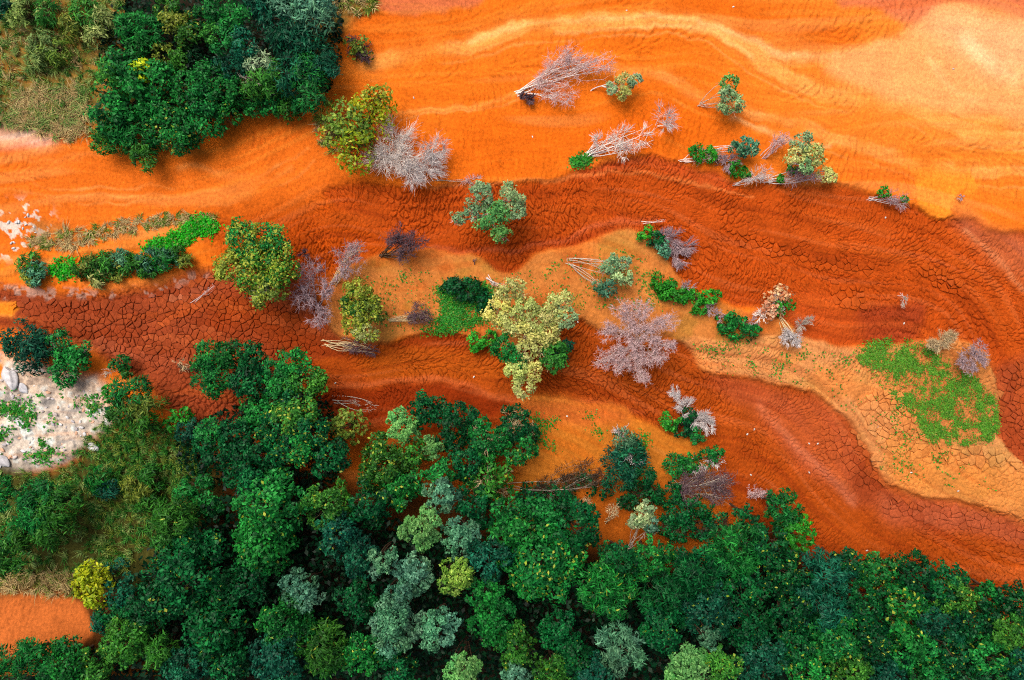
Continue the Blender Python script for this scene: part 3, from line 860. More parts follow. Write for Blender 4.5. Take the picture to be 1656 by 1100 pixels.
def dead(name, label, cat, base, lobes, h, bark, tipbark=None, mids=12, tips=260, r0=.09, twig=.022, stems=2, spread=.15, group=None, zflat=.8, leaves=None):
    SEED[0] += 1
    rng = np.random.default_rng(SEED[0])
    bp = anchor(*base)
    wl_ = to_lobes(lobes, h, rng)
    root = root_at(name, bp, label, cat, group)
    twig *= .75; r0 *= .8
    puff = int(tipbark in ('pink', 'mauve', 'dark') and h > 1.2 and len(lobes) > 1)
    if bark in ('white', 'silver'): twig *= .62; r0 *= .7
    W, T = skeleton(bp, wl_, rng, mids + 8 * puff, int(tips * (1.15 if tips > 110 else 1)), r0, twig, stems=stems, spread=spread, zflat=zflat, puff=puff)
    wood, tw = Bag(), Bag()
    for v, f in W: wood.add(v, f, BARKS[bark])
    kv = 6 if puff else 9
    n = len(T[0]) // kv
    jit = np.repeat(np.random.default_rng(SEED[0]).uniform(.75, 1.2, (n, 1)), kv, 0)
    tw.add(T[0], T[1], BARKS[tipbark or bark] * jit)
    parts = [("trunk", wood, BARK), ("twigs", tw, BARK)]
    if tips <= 110:
        wood.add(T[0], T[1], BARKS[tipbark or bark] * jit); parts.pop()
    if leaves:
        style, pal, lb = leaves
        lv = Bag()
        for c, r in to_lobes(lb, h, rng): lv.add(*lobe_leaves(c, r, style, pal, 0, rng))
        parts.append(("foliage", lv, LEAF))
    finish(parts, root)
    return root

def points_in(pts, n, rng, dens=None):
    p = catmull(pts)
    out = []; got = 0
    while got < n:
        q = rng.uniform(p.min(0), p.max(0), (n * 2, 2))
        q = q[inside(p, q[:, 0], q[:, 1])]
        if dens is not None: q = q[rng.random(len(q)) < dens(q)]
        out.append(q); got += len(q)
    return np.concatenate(out)[:n]

def herb_patch(name, label, pts, n, pal, size=.16, z=.18, dens=None, cat="groundcover", clump=9, spread=.28):
    """low leafy growth hugging the mud: uncountable"""
    SEED[0] += 1
    rng = np.random.default_rng(SEED[0])
    soft = mask(pts, 8)
    fadef = lambda q: np.clip(at(soft, q[:, 0], q[:, 1]) * 1.5 - .35, 0, 1) * (dens(q) if dens is not None else 1)
    q = points_in(pts, max(n // clump, 1), rng, fadef)
    q = np.repeat(q, clump, 0)
    s = rng.uniform(.5, 1, (len(q) // clump, 1)).repeat(clump, 0)
    off = rng.normal(0, spread, (len(q), 2)) * s
    zz_ = at(Hh + .12 * plate_mask, q[:, 0], q[:, 1]) + z * s[:, 0] * np.exp(-(off ** 2).sum(1) / (2 * (spread * .9) ** 2)) * rng.uniform(.5, 1.2, len(q)) + .03
    p = np.stack([(q[:, 0] - CX) * M + off[:, 0], -(q[:, 1] - CY) * M + off[:, 1], zz_], -1)
    d = np.concatenate([off, np.full((len(q), 1), .25)], 1)
    nr = unit(rng.normal(0, .35, (len(q), 3)) + [0, 0, 1] + d * .6)
    k = rng.uniform(.6, 1.3, len(q)) * size
    v, f = leaf_quads(p, nr, d + rng.normal(0, .3, p.shape), k, k * .72, rng)
    lo, hi = PAL[pal]
    t = np.clip(rng.beta(1.5, 1.5, (len(q) // clump, 1)).repeat(clump, 0) * .6 + rng.random((len(q), 1)) * .4, 0, 1)
    col = lo + (hi - lo) * t
    old = rng.random(len(q)) < .14
    o0, o1 = PAL['olive']; col[old] = o0 + (o1 - o0) * rng.random((old.sum(), 1))
    return tag(mesh_obj(name, v, f, LEAF, col=np.repeat(col, 4, 0)), label, cat, kind="stuff")

def grass_patch(name, label, pts, n, pals, length=.9, lean=.6, width=.035, cat="grass", dens=None, z0=0.0):
    SEED[0] += 1
    rng = np.random.default_rng(SEED[0])
    per = 22
    q = points_in(pts, max(n // per, 1), rng, dens)
    m = len(q)
    lenk = rng.uniform(.5, 1.25, m)
    q = np.repeat(q, per, 0)
    a = rng.uniform(0, 2 * np.pi, len(q)); out_ = np.stack([np.cos(a), np.sin(a)], -1)
    prev = rng.normal(0, .45, (m, 2)).repeat(per, 0)
    dirn = out_ * rng.uniform(.2, 1, (len(q), 1)) * lean + prev * lean
    L = length * lenk.repeat(per) * rng.uniform(.6, 1.2, len(q))
    bx = np.stack([(q[:, 0] - CX) * M, -(q[:, 1] - CY) * M], -1) + out_ * rng.uniform(0, .12, (len(q), 1))
    bz = at(Hh, q[:, 0], q[:, 1]) - .03 + z0
    t = np.array([0, .4, .75, 1.0])
    P = np.empty((len(q), 4, 3))
    for i, tt in enumerate(t):
        P[:, i, :2] = bx + dirn * (L * tt ** 1.4)[:, None]
        P[:, i, 2] = bz + L * (tt * .95 - .55 * tt * tt)
    R = np.array([width, width * .9, width * .55, width * .1])[None] * rng.uniform(.7, 1.3, (len(q), 1))
    side = unit(np.cross(np.concatenate([dirn, np.full((len(q), 1), .2)], 1), rng.normal(0, .5, (len(q), 3)) + [0, 0, 1]))
    v = np.stack([P - side[:, None] * R[..., None], P + side[:, None] * R[..., None]], 2).reshape(-1, 3)
    i = np.arange(len(q) * 8).reshape(-1, 4, 2)
    f = np.stack([i[:, :-1, 0], i[:, :-1, 1], i[:, 1:, 1], i[:, 1:, 0]], -1).reshape(-1, 4)
    pick = rng.integers(0, len(pals), m).repeat(per)
    lo = np.array([PAL[k][0] for k in pals])[pick]; hi = np.array([PAL[k][1] for k in pals])[pick]
    col = lo + (hi - lo) * rng.random((len(q), 1))
    return tag(mesh_obj(name, v, f, LEAF, col=np.repeat(col, 8, 0)), label, cat, kind="stuff")

def rock(name, px, py, r, col, label, cat, group=None, seed=0, flat=.6, elong=1.3):
    import bmesh
    rng = np.random.default_rng(seed + 900)
    bm = bmesh.new()
    bmesh.ops.create_icosphere(bm, subdivisions=3 if r > 8 else 2, radius=1)
    v = np.array([x.co for x in bm.verts])
    cuts = unit(rng.normal(0, 1, (9, 3)))
    for c in cuts:                       # facets
        d = v @ c; lim = rng.uniform(.55, .9)
        v -= np.where(d > lim, d - lim, 0)[:, None] * c * .85
    v += np.sin(v[:, [1, 2, 0]] * 5 + rng.uniform(0, 6, 3)) * .05 + rng.normal(0, .02, v.shape)
    a = rng.uniform(0, 3.14); ca, sa = math.cos(a), math.sin(a)
    v = v * [elong, 1 / elong, flat]
    v = v @ np.array([[ca, sa, 0], [-sa, ca, 0], [0, 0, 1]]) * r * M
    f = np.array([[x.index for x in fc.verts] for fc in bm.faces])
    bm.free()
    p = g2w(px, py, 0) + [0, 0, float(at(Hh, px, py)) + r * M * flat * .35]
    cc = lin(col) * rng.uniform(.85, 1.1, (len(v), 1))
    o = mesh_obj(name, v, f, ROCK, col=cc, smooth=False)
    o.location = p
    return tag(o, label, cat, group)
# ---------------------------------------------------------------- things: trees on the open mud
B, Tn, D_, S_ = 'broadleaf_tree', 'tree', 'dead_tree', 'shrub'
tree('yellowing_shrub', "round yellow-green shrub beside the two white dead trees", 'shrub',
     [(600, 185, 38), (565, 205, 40), (578, 245, 34), (545, 220, 26), (612, 160, 22)], 3.2, 'sparse', 'lime', yel=.35, palmap=['lime', 'fresh', 'lime', 'fresh', 'gold'], extra=('brown', .015, 120, 'bare_twigs'))
dead('dead_tree', "white dead tree with a wide bare crown next to the yellow-green shrub", 'dead tree', (634, 246), [(640, 225, 44), (622, 255, 40), (650, 262, 36)], 2.6, 'white', 'white', 18, 520, .10, 0.027, 3)
dead('dead_tree', "pale pinkish dead tree leaning right, right of the white dead tree", 'dead tree', (658, 264), [(702, 240, 32), (690, 272, 34), (668, 282, 30)], 2.4, 'white', 'silver', 18, 480, .09, 0.027, 3)
dead('dry_brush', "thin flattened grey brush trailing along the channel edge below the dead trees", 'brush', (690, 285), [(735, 290, 26), (770, 292, 18)], .5, 'grey', 'pink', 8, 160, .03, 0.019, 3, zflat=.3)
tree('olive_tree', "pale sage-green tree standing alone in the rust channel", 'tree',
     [(778, 318, 26), (822, 322, 27), (795, 350, 30), (762, 345, 14), (740, 355, 13), (812, 380, 17), (838, 345, 14)], 3.6, 'fine', 'sage', palmap=['sage', 'sage', 'mint', 'sage', 'sage', 'mint', 'sage'], bark='silver')
dead('dead_tree', "large uprooted white dead tree lying on orange mud with purplish twigs", 'dead tree', (834, 152), [(905, 100, 40), (940, 105, 34), (975, 102, 32), (890, 130, 38), (912, 152, 32), (930, 90, 26)], 2.2, 'white', 'pink', 12, 300, .07, 0.025, 2, .1)
dead('root_plate', "dark purple tangle of torn roots under the uprooted white tree", 'roots', (842, 154), [(858, 162, 13), (846, 156, 9)], .9, 'dark', 'dark', 8, 200, .05, 0.037, 2)
tree('leaning_tree', "small pale olive tree leaning right beside the uprooted white tree", 'tree', [(1012, 135, 16), (1025, 130, 14), (1010, 152, 12), (990, 142, 12, 1.0)], 2.0, 'fine', 'sage', base=(955, 147), bark='silver', stems=1, r0=.045, palmap=['straw', 'sage', 'straw', 'sage'])
dead('dead_tree', "white dead tree with branches combed to the right, above the green tuft", 'dead tree', (944, 254), [(975, 232, 26), (1008, 222, 28), (1040, 222, 24), (1010, 242, 22)], 1.8, 'white', 'white', 10, 120, .08, 0.035, 3, .12)
dead('dead_tree', "small white dead tree standing on orange mud above the combed one", 'dead tree', (1062, 205), [(1076, 188, 26), (1078, 205, 22)], 2.0, 'white', 'silver', 12, 150, .05, 0.025, 2, .08)
tree('leaning_tree', "sage tree with a double crown on bare stems, alone on orange mud", 'tree', [(1178, 138, 17), (1181, 168, 21), (1176, 155, 15)], 2.4, 'fine', 'sage', base=(1133, 169), bark='grey', stems=2, r0=.03, palmap=['mint', 'sage', 'sage'])
dead('fallen_tree', "pale fallen stem with green leaves at the left end of the brush row", 'fallen tree', (1103, 260), [(1135, 250, 18, .5), (1160, 248, 16, .6)], 1.0, 'white', 'grey', 6, 60, .05, 0.025, 3, leaves=('small', 'herb', [(1128, 250, 17, .4), (1150, 252, 15, .4)]))
tree('leaning_tree', "blue-grey crown on long pale stems in the brush row", 'tree', [(1205, 236, 18), (1190, 242, 14), (1218, 240, 12)], 1.8, 'fine', 'blue', base=(1142, 244), bark='silver', stems=2, r0=.03)
dead('dry_brush', "dark mauve twig heap under the blue-grey crown", 'brush', (1160, 262), [(1178, 262, 20, .5), (1165, 258, 14, .5)], .8, 'dark', 'mauve', 10, 240, .03, 0.025, 3, leaves=('small', 'herb', [(1192, 272, 15, .5), (1205, 280, 10, .4)]))
dead('dead_tree', "bare silver twigs fanned low in the middle of the brush row", 'dead tree', (1190, 296), [(1222, 284, 22, .6), (1240, 280, 16, .6)], .9, 'silver', 'silver', 10, 150, .04, 0.025, 3)
dead('dead_tree', "pinkish bare tree between the blue-grey and yellow-green crowns", 'dead tree', (1232, 256), [(1255, 232, 24), (1268, 225, 18)], 2.0, 'pink', 'pink', 10, 140, .05, 0.022, 3)
tree('olive_tree', "dense pale yellow-green crown, largest in the brush row", 'tree', [(1298, 232, 19), (1288, 252, 19), (1312, 254, 21), (1304, 268, 15)], 2.8, 'fine', 'straw', base=(1275, 272), bark='silver', palmap=['sage', 'straw', 'straw', 'sage'])
dead('fallen_tree', "fallen grey tree along the channel edge under the yellow-green crown", 'fallen tree', (1243, 292), [(1285, 285, 20, .6), (1318, 280, 22, .7)], .9, 'silver', 'mauve', 12, 200, .06, 0.025, 3, leaves=('small', 'herb', [(1262, 291, 7, .3), (1280, 275, 10, .4)]))
tree('leaning_tree', "small pale yellow-green crown at the right end of the brush row", 'tree', [(1334, 284, 14), (1345, 288, 10)], 1.4, 'fine', 'straw', base=(1300, 288), bark='silver', stems=2, r0=.03)
dead('fallen_tree', "small fallen bush with green tips near the orange mud tongue", 'fallen tree', (1406, 321), [(1440, 318, 16, .5), (1460, 326, 16, .5)], .8, 'silver', 'mauve', 10, 150, .04, 0.022, 3, leaves=('small', 'herb', [(1430, 312, 11, .4), (1462, 322, 6, .4)]))
dead('dry_brush', "tiny dark dead bush right of the orange mud tongue", 'brush', (1552, 318), [(1554, 320, 7)], .5, 'dark', 'mauve', 6, 60, .02, 0.025, 2)
dead('dry_brush', "dark dry bush on orange mud beside the upper dark green trees", 'brush', (580, 82), [(580, 78, 26), (592, 90, 16), (570, 68, 15)], 1.3, 'brown', 'dark', 14, 320, .04, 0.025, 3, leaves=('sparse', 'olive', [(580, 78, 20)]))

# around the left channel
tree('broadleaf_tree', "round dark green and yellow tree at the right end of the left channel", 'tree',
     [(395, 395, 38), (430, 390, 36), (380, 430, 34), (420, 435, 44), (450, 440, 34), (445, 410, 30), (430, 470, 30)], 4.6, 'small', 'green', yel=.8, palmap=['green', 'green', 'olive', 'moss', 'moss', 'green', 'olive'], extra=('grey', .015, 60, 'bare_twigs', [(430, 478, 26)]))
dead('dead_tree', "mauve leafless tree right of the dark green and yellow tree", 'dead tree', (512, 500), [(505, 440, 32), (495, 480, 36), (515, 510, 32), (530, 470, 26)], 3.0, 'mauve', 'mauve', 16, 330, .06, 0.022, 3)
dead('dead_tree', "pinkish-brown leafless tree with forked stem left of the dark leafless one", 'dead tree', (538, 460), [(565, 420, 34), (580, 405, 24), (555, 440, 22)], 3.0, 'tan', 'mauve', 14, 330, .06, 0.022, 3)
dead('dead_tree', "dark leafless tree on the rust channel bank above the round yellow tree", 'dead tree', (618, 415), [(650, 385, 32), (672, 392, 28), (655, 412, 26), (635, 385, 22)], 2.8, 'brown', 'dark', 14, 330, .06, 0.025, 3)
dead('dry_brush', "small dark bare bush touching the dark green and yellow tree", 'brush', (490, 414), [(492, 412, 14)], .9, 'dark', 'dark', 8, 120, .03, 0.025, 2)
tree('yellow_tree', "small round yellow tree on the ochre island", 'tree', [(580, 480, 30), (598, 505, 26), (576, 515, 26), (592, 535, 22), (572, 490, 22)], 3.6, 'small', 'olive', yel=.55, palmap=['gold', 'olive', 'gold', 'straw', 'moss'])
dead('dead_tree', "small dark purple bush fanned right on the ochre island", 'dead tree', (628, 518), [(680, 500, 22), (690, 512, 16), (672, 515, 16)], 1.6, 'tan', 'dark', 14, 330, .03, 0.025, 4, .05)
dead('fallen_tree', "fallen bare stems with dark tips at the island's lower left edge", 'fallen tree', (522, 553), [(575, 562, 12, .3), (600, 566, 14, .3)], .5, 'tan', 'dark', 12, 200, .05, 0.027, 5, .2, zflat=.4)
dead('fallen_branch', "pair of long pale branches lying on the dark red channel", 'branch', (303, 492), [(345, 463, 5, .2)], .3, 'silver', 'silver', 3, 6, .05, 0.025, 2, .12, zflat=.2)
dead('fallen_branch', "thin grey fallen branch below the lower channel's left end", 'branch', (536, 646), [(600, 655, 12, .3), (580, 650, 8, .3)], .4, 'grey', 'grey', 4, 20, .05, 0.025, 2, zflat=.3)
dead('driftwood', "small dark driftwood piece in the notch of the channel bank", 'driftwood', (764, 421), [(768, 420, 4, .3)], .3, 'dark', 'dark', 4, 20, .06, 0.037, 2)

# ochre island
tree('flowering_tree', "big pale yellow-cream tree in the centre of the picture", 'tree',
     [(826, 470, 24), (806, 505, 26), (822, 522, 22), (868, 522, 28), (880, 545, 28), (852, 540, 22), (905, 492, 24), (915, 512, 20), (838, 600, 22), (848, 625, 20), (862, 600, 18), (815, 562, 24), (898, 572, 24), (890, 590, 18), (835, 580, 18), (848, 500, 22), (852, 568, 22), (888, 512, 20)], 4.4, 'fine', 'straw',
     palmap=['straw', 'straw', 'straw', 'straw', 'straw', 'straw', 'straw', 'sage', 'straw', 'straw', 'straw', 'green', 'moss', 'moss', 'green', 'straw', 'straw', 'straw'], bark='tan', base=(848, 545))
dead('fallen_tree', "grey bare stems leaning into the big yellow-cream tree from above", 'fallen tree', (788, 449), [(815, 468, 12, 1.0), (800, 462, 10, .8)], 1.2, 'silver', 'grey', 5, 30, .06, 0.025, 3)
tree('shrub', "dark green shrub tucked against the yellow-cream tree's left side", 'shrub', [(735, 468, 22), (765, 472, 24), (785, 490, 18)], 1.4, 'small', 'dark')
tree('shrub', "low green bush under the yellow-cream tree's lower left", 'shrub', [(772, 552, 18), (795, 545, 12)], .9, 'small', 'herb', extra=('brown', .02, 40, 'bare_twigs'))
tree('shrub', "dark teal shrub under the yellow-cream tree's lower right", 'shrub', [(905, 570, 18), (915, 560, 12)], 1.4, 'feather', 'teal')
tree('leaning_tree', "leaning sage tree with long bare stems on the ochre island", 'tree', [(985, 428, 20, 1.6), (1008, 445, 18, 1.6), (1010, 425, 12, 1.6)], 2.0, 'fine', 'sage', base=(916, 420), bark='grey', stems=2, r0=.03)
tree('leaning_tree', "small blue-grey crown on a long thin stem above the pink dead tree", 'tree', [(982, 466, 16, 1.2), (970, 462, 12, 1.2)], 1.5, 'feather', 'blue', base=(920, 424), bark='grey', stems=2, r0=.03)
dead('dead_tree', "large round pink leafless tree right of centre", 'dead tree', (1030, 548), [(1008, 505, 26), (1040, 500, 22), (985, 540, 24), (1020, 530, 28), (1045, 535, 26), (1080, 522, 26), (975, 580, 24), (1005, 590, 26), (1040, 580, 28), (1065, 575, 24), (1040, 610, 18), (1085, 560, 14), (1028, 556, 24), (1058, 552, 20), (1000, 565, 20)], 3.4, 'grey', 'pink', 18, 620, .04, 0.018, 1)
tree('shrub', "dark green bush with grey-mauve twigs at the top of the ochre island", 'shrub', [(1045, 378, 14), (1060, 388, 16), (1072, 402, 16)], 1.2, 'small', 'green', palmap=['herb', 'dark', 'blue'], extra=('mauve', .018, 420, 'bare_twigs', [(1085, 390, 26), (1105, 395, 26), (1098, 415, 22), (1070, 380, 18)]))
dead('fallen_branch', "two pale bare poles beside the dark green bush with mauve twigs", 'branch', (1040, 358), [(1075, 358, 6, .4)], .5, 'white', 'silver', 3, 8, .045, 0.025, 2, .1, zflat=.2)
tree('shrub', "bright green rounded bush right of the pink leafless tree", 'shrub', [(1070, 458, 18), (1082, 468, 20), (1090, 478, 12)], 1.2, 'small', 'herb')
tree('shrub', "elongated bright green bush, middle of the diagonal green row", 'shrub', [(1105, 480, 14), (1120, 486, 18), (1132, 500, 14), (1148, 480, 14), (1160, 476, 9)], 1.1, 'small', 'herb', extra=('mauve', .02, 160, 'bare_twigs', [(1112, 465, 16), (1150, 500, 14)]))
tree('shrub', "dark emerald bush at the lower right end of the diagonal green row", 'shrub', [(1175, 522, 18), (1190, 530, 20), (1210, 538, 14), (1222, 534, 10)], 1.2, 'small', 'green', extra=('mauve', .02, 120, 'bare_twigs', [(1160, 512, 14), (1215, 520, 14)]))
tree('shrub', "rust and cream speckled bush at the end of the diagonal row", 'shrub', [(1255, 485, 22), (1270, 495, 18), (1245, 502, 16), (1265, 475, 14)], 1.1, 'sparse', 'rust', palmap=['rust', 'herb', 'rust', 'rust'], extra=('white', .02, 140, 'bare_twigs', [(1228, 512, 14), (1260, 490, 20)]))
dead('dead_tree', "grey-white dead bush splayed downward below the rust-speckled bush", 'dead tree', (1258, 510), [(1280, 548, 18), (1272, 540, 14), (1290, 555, 10)], 1.4, 'tan', 'silver', 12, 300, .04, 0.022, 3)
dead('dry_brush', "grey twig bush right of the rust-speckled bush", 'brush', (1290, 530), [(1298, 525, 16, .7), (1310, 518, 10, .7)], 1.0, 'silver', 'grey', 10, 200, .03, 0.025, 2)
dead('dry_brush', "tiny grey dead bush alone on the right rust channel", 'brush', (1455, 475), [(1460, 488, 10), (1466, 482, 7)], .9, 'silver', 'grey', 8, 90, .03, 0.022, 2)
dead('dead_tree', "pale olive-grey leafless bush left of the mauve one above the green herbs", 'dead tree', (1520, 560), [(1520, 550, 22), (1535, 545, 16), (1508, 558, 14)], 1.8, 'grey', 'tan', 14, 330, .03, 0.021, 2)
dead('dead_tree', "mauve leafless bush at the top right corner of the green herb patch", 'dead tree', (1555, 568), [(1580, 565, 24), (1560, 585, 20), (1588, 585, 16), (1570, 598, 14)], 2.0, 'mauve', 'mauve', 14, 330, .03, 0.022, 2)
tree('shrub', "bush of bright green leaves and bare grey twigs beside the lower channel", 'shrub', [(1085, 680, 18), (1105, 690, 20), (1125, 705, 16), (1112, 672, 14)], 1.3, 'small', 'herb', palmap=['herb', 'dark', 'green', 'dark'], extra=('silver', .02, 420, 'bare_twigs', [(1110, 660, 22), (1135, 680, 22), (1145, 690, 16), (1090, 632, 12), (1120, 680, 20)]))
tree('shrub', "dark teal shrub with thin grey top standing on the ochre bank", 'shrub', [(1010, 712, 20), (1012, 745, 32), (1000, 775, 26), (1040, 770, 22), (1020, 730, 22)], 2.4, 'feather', 'teal', palmap=['blue', 'teal', 'teal', 'dark', 'teal'], extra=('silver', .018, 160, 'bare_twigs', [(1000, 700, 18), (1025, 740, 20)]))
tree('shrub', "green leafy shrub at the ochre bank's right corner with grey tips", 'shrub', [(1090, 752, 22), (1115, 748, 20), (1145, 740, 16), (1160, 730, 12)], 1.8, 'small', 'green', extra=('silver', .018, 160, 'bare_twigs', [(1160, 745, 16), (1130, 755, 16)]))
dead('dead_tree', "big dark mauve leafless bush at the forest edge by the lower channel", 'dead tree', (1085, 790), [(1120, 775, 34), (1150, 780, 34), (1165, 800, 28), (1110, 805, 28), (1175, 775, 22)], 2.6, 'grey', 'dark', 16, 330, .05, 0.025, 2, .3, leaves=('small', 'dark', [(1080, 800, 24), (1100, 830, 24), (1135, 820, 20)]))
dead('dead_tree', "small mauve twig bush in the channel's corner beside the forest", 'dead tree', (1215, 805), [(1220, 795, 18), (1235, 800, 12)], 1.4, 'mauve', 'pink', 10, 200, .03, 0.022, 2)
dead('fallen_tree', "long heap of bare brown branches across the ochre bank's lower edge", 'fallen tree', (835, 795), [(880, 790, 22, .8), (920, 780, 24, .9), (955, 765, 24, 1.0), (900, 800, 20, .7), (970, 775, 18, .9)], 1.4, 'grey', 'brown', 14, 260, .035, 0.025, 2, .9, leaves=('sparse', 'dark', [(860, 800, 20), (905, 795, 22), (945, 785, 20), (975, 790, 16)]))
dead('dead_tree', "bare tan sapling at the lower edge of the ochre bank", 'dead tree', (935, 838), [(945, 815, 16), (938, 825, 10)], 2.0, 'tan', 'tan', 10, 50, .05, 0.025, 2)
dead('dead_tree', "second bare tan sapling, nearer the pale twiggy tree", 'dead tree', (978, 842), [(990, 820, 16), (996, 830, 10)], 2.0, 'tan', 'tan', 10, 50, .05, 0.025, 2)
tree('leaning_tree', "pale sage tree with bare forked stems at the forest's upper edge", 'tree', [(1040, 835, 20), (1052, 850, 16), (1030, 845, 14), (1048, 820, 12)], 3.0, 'fine', 'sage', base=(1016, 888), bark='grey', stems=2, r0=.03, palmap=['sage', 'blue', 'sage', 'sage'])

tree('shrub', "dark green low shrub under the heap of bare brown branches", 'shrub', [(880, 815, 22), (910, 812, 20), (850, 805, 18)], 1.4, 'small', 'dark')
tree('shrub', "dark shrub between the two bare tan saplings and the mauve bush", 'shrub', [(1015, 810, 18), (1035, 795, 20), (1060, 800, 18)], 1.6, 'small', 'dark', extra=('brown', .02, 120, 'bare_twigs'))
tree('shrub', "dark shrub below the big dark mauve bush on the forest edge", 'shrub', [(1100, 855, 24), (1130, 850, 24), (1160, 845, 22), (1075, 850, 18)], 2.2, 'small', 'dark', extra=('brown', .02, 160, 'bare_twigs'))
# ---------------------------------------------------------------- left bank
tree('shrub', "feathery teal shrub at the left end of the bright green strip", 'shrub', [(55, 430, 20), (60, 445, 22), (48, 452, 14)], 1.2, 'feather', 'teal', palmap=['moss', 'blue', 'olive'])
tree('shrub', "pale grey-green feathery bush in the middle of the green strip", 'shrub', [(135, 434, 18), (150, 432, 20), (168, 438, 22), (160, 450, 16)], 1.0, 'feather', 'olive', palmap=['moss', 'olive', 'moss', 'straw'])
tree('shrub', "teal feathery bush right of the middle of the green strip", 'shrub', [(182, 426, 22), (200, 420, 20), (214, 430, 22), (192, 438, 18)], 1.0, 'feather', 'teal', palmap=['moss', 'blue', 'moss', 'olive'])
tree('shrub', "dark teal bush next to the right end of the green strip", 'shrub', [(230, 428, 20), (246, 422, 22), (264, 420, 20), (238, 438, 16)], 1.3, 'feather', 'teal', palmap=['moss', 'blue', 'green', 'moss'])
tree('shrub', "small teal bush below the brightest green creeper", 'shrub', [(274, 420, 18), (288, 416, 17), (300, 424, 13)], 1.0, 'feather', 'teal', palmap=['blue', 'moss', 'olive'])
tree('shrub', "dark teal bushy tree on the left edge above the pale rubble", 'shrub', [(30, 545, 26), (55, 560, 30), (50, 580, 24), (20, 560, 16), (75, 555, 20)], 2.4, 'feather', 'teal')
tree('shrub', "bright green bushy tree right of the dark teal one above the rubble", 'shrub', [(100, 560, 26), (118, 585, 28), (105, 605, 24), (130, 570, 20)], 2.4, 'small', 'green', extra=('grey', .015, 60, 'bare_twigs'))
tree('shrub', "small bright green bush between the rubble and the red channel", 'shrub', [(198, 590, 18), (205, 602, 12)], 1.4, 'small', 'mint', palmap=['green', 'moss'], extra=('grey', .02, 50, 'bare_twigs', [(175, 598, 14)]))
tree('broadleaf_tree', "dense bright green tree tipping left over the red channel", 'tree', [(340, 580, 30), (330, 605, 26), (355, 610, 28), (365, 575, 24), (350, 625, 20)], 4.4, 'small', 'green', base=(285, 590), extra=('tan', .02, 60, 'bare_twigs', [(295, 585, 20, .6)]))
tree('broadleaf_tree', "dark green tree joined to the tree tipping over the red channel", 'tree', [(390, 570, 26), (405, 595, 26), (395, 615, 24), (415, 575, 20)], 4.4, 'small', 'dark')
tree('broadleaf_tree', "grey-green airy tree at the right corner of the left channel", 'tree', [(470, 590, 30), (490, 615, 32), (455, 615, 28), (515, 620, 20), (480, 640, 26), (440, 600, 20)], 5.0, 'small', 'moss', palmap=['green', 'moss', 'green', 'moss', 'dark', 'green'])
tree('broadleaf_tree', "soft grey-green tree right of the pale rubble", 'tree', [(215, 640, 30), (240, 655, 28), (205, 665, 28), (235, 685, 24)], 3.4, 'feather', 'moss', palmap=['green', 'olive', 'moss', 'moss'])
tree('shrub', "dark shrub with bright leaf spots against the rubble's right edge", 'shrub', [(180, 635, 16), (185, 660, 16)], 1.8, 'broad', 'herb', palmap=['herb', 'dark'])
tree('broadleaf_tree', "dark green tree with yellow-tipped leaves near the red channel's foot", 'tree', [(470, 680, 34), (445, 695, 30), (500, 695, 32), (480, 720, 32), (455, 725, 26), (495, 665, 22)], 6.2, 'small', 'dark', yel=.16, palmap=['moss', 'dark', 'dark', 'green', 'dark', 'moss'])
tree('broadleaf_tree', "emerald tree left of the yellow-tipped dark tree", 'tree', [(345, 700, 26), (375, 705, 28), (360, 735, 30), (390, 730, 24), (330, 715, 20)], 5.2, 'small', 'dark', palmap=['green', 'dark', 'dark', 'dark', 'dark'])
tree('shrub', "bright green small bush on the brown bank left of the emerald tree", 'shrub', [(295, 672, 17), (280, 685, 13)], 1.8, 'broad', 'herb')
tree('shrub', "dark teal shrub behind the small bright green bush", 'shrub', [(305, 700, 20), (320, 688, 16)], 2.4, 'small', 'teal')

# ---------------------------------------------------------------- upper left clump
tree('broadleaf_tree', "vivid green tree with a lime patch at the lower left of the upper clump", 'tree', [(205, 115, 36), (180, 140, 34), (230, 115, 20), (245, 140, 36), (215, 165, 38), (185, 185, 34), (262, 120, 24)], 3.5, 'broad', 'green', palmap=['green', 'moss', 'lime', 'green', 'green', 'green', 'green'])
tree('broadleaf_tree', "green spiky-leaved tree hanging lowest over the orange mud in the upper clump", 'tree', [(190, 215, 34), (225, 225, 34), (235, 258, 22), (170, 225, 24), (210, 200, 30)], 2.4, 'feather', 'green', palmap=['green', 'green', 'moss', 'moss', 'green'])
tree('broadleaf_tree', "wide green tree in the bottom middle of the upper clump", 'tree', [(275, 190, 36), (310, 205, 34), (340, 195, 30), (285, 225, 28), (255, 210, 24), (370, 185, 24)], 2.9, 'small', 'green', yel=.05, palmap=['green', 'green', 'green', 'green', 'green', 'green'])
tree('broadleaf_tree', "dark tree between the lime-patched tree and the blue-green tree", 'tree', [(310, 145, 32), (345, 130, 34), (330, 165, 32), (370, 145, 30), (375, 110, 28)], 3.5, 'small', 'green', palmap=['green', 'green', 'green', 'green', 'teal'])
tree('conifer_tree', "blue-green needle-leaved tree at the right end of the upper clump", 'tree', [(480, 75, 36), (510, 95, 34), (500, 130, 36), (470, 120, 32), (525, 120, 24), (505, 160, 26), (450, 60, 22)], 4.2, 'feather', 'teal', palmap=['teal', 'teal', 'green', 'teal', 'teal', 'green', 'teal'])
tree('broadleaf_tree', "grey-green open-branched tree left of the blue-green needle-leaved tree", 'tree', [(420, 105, 28), (435, 130, 28), (410, 135, 24)], 3.5, 'feather', 'moss', palmap=['sage', 'moss', 'moss'], extra=('grey', .02, 90, 'bare_twigs'))
tree('broadleaf_tree', "low green tree at the clump's edge under the needle-leaved tree", 'tree', [(440, 170, 26), (465, 178, 22), (415, 175, 22), (485, 170, 18)], 2.1, 'small', 'green', palmap=['green', 'moss', 'green', 'green'])
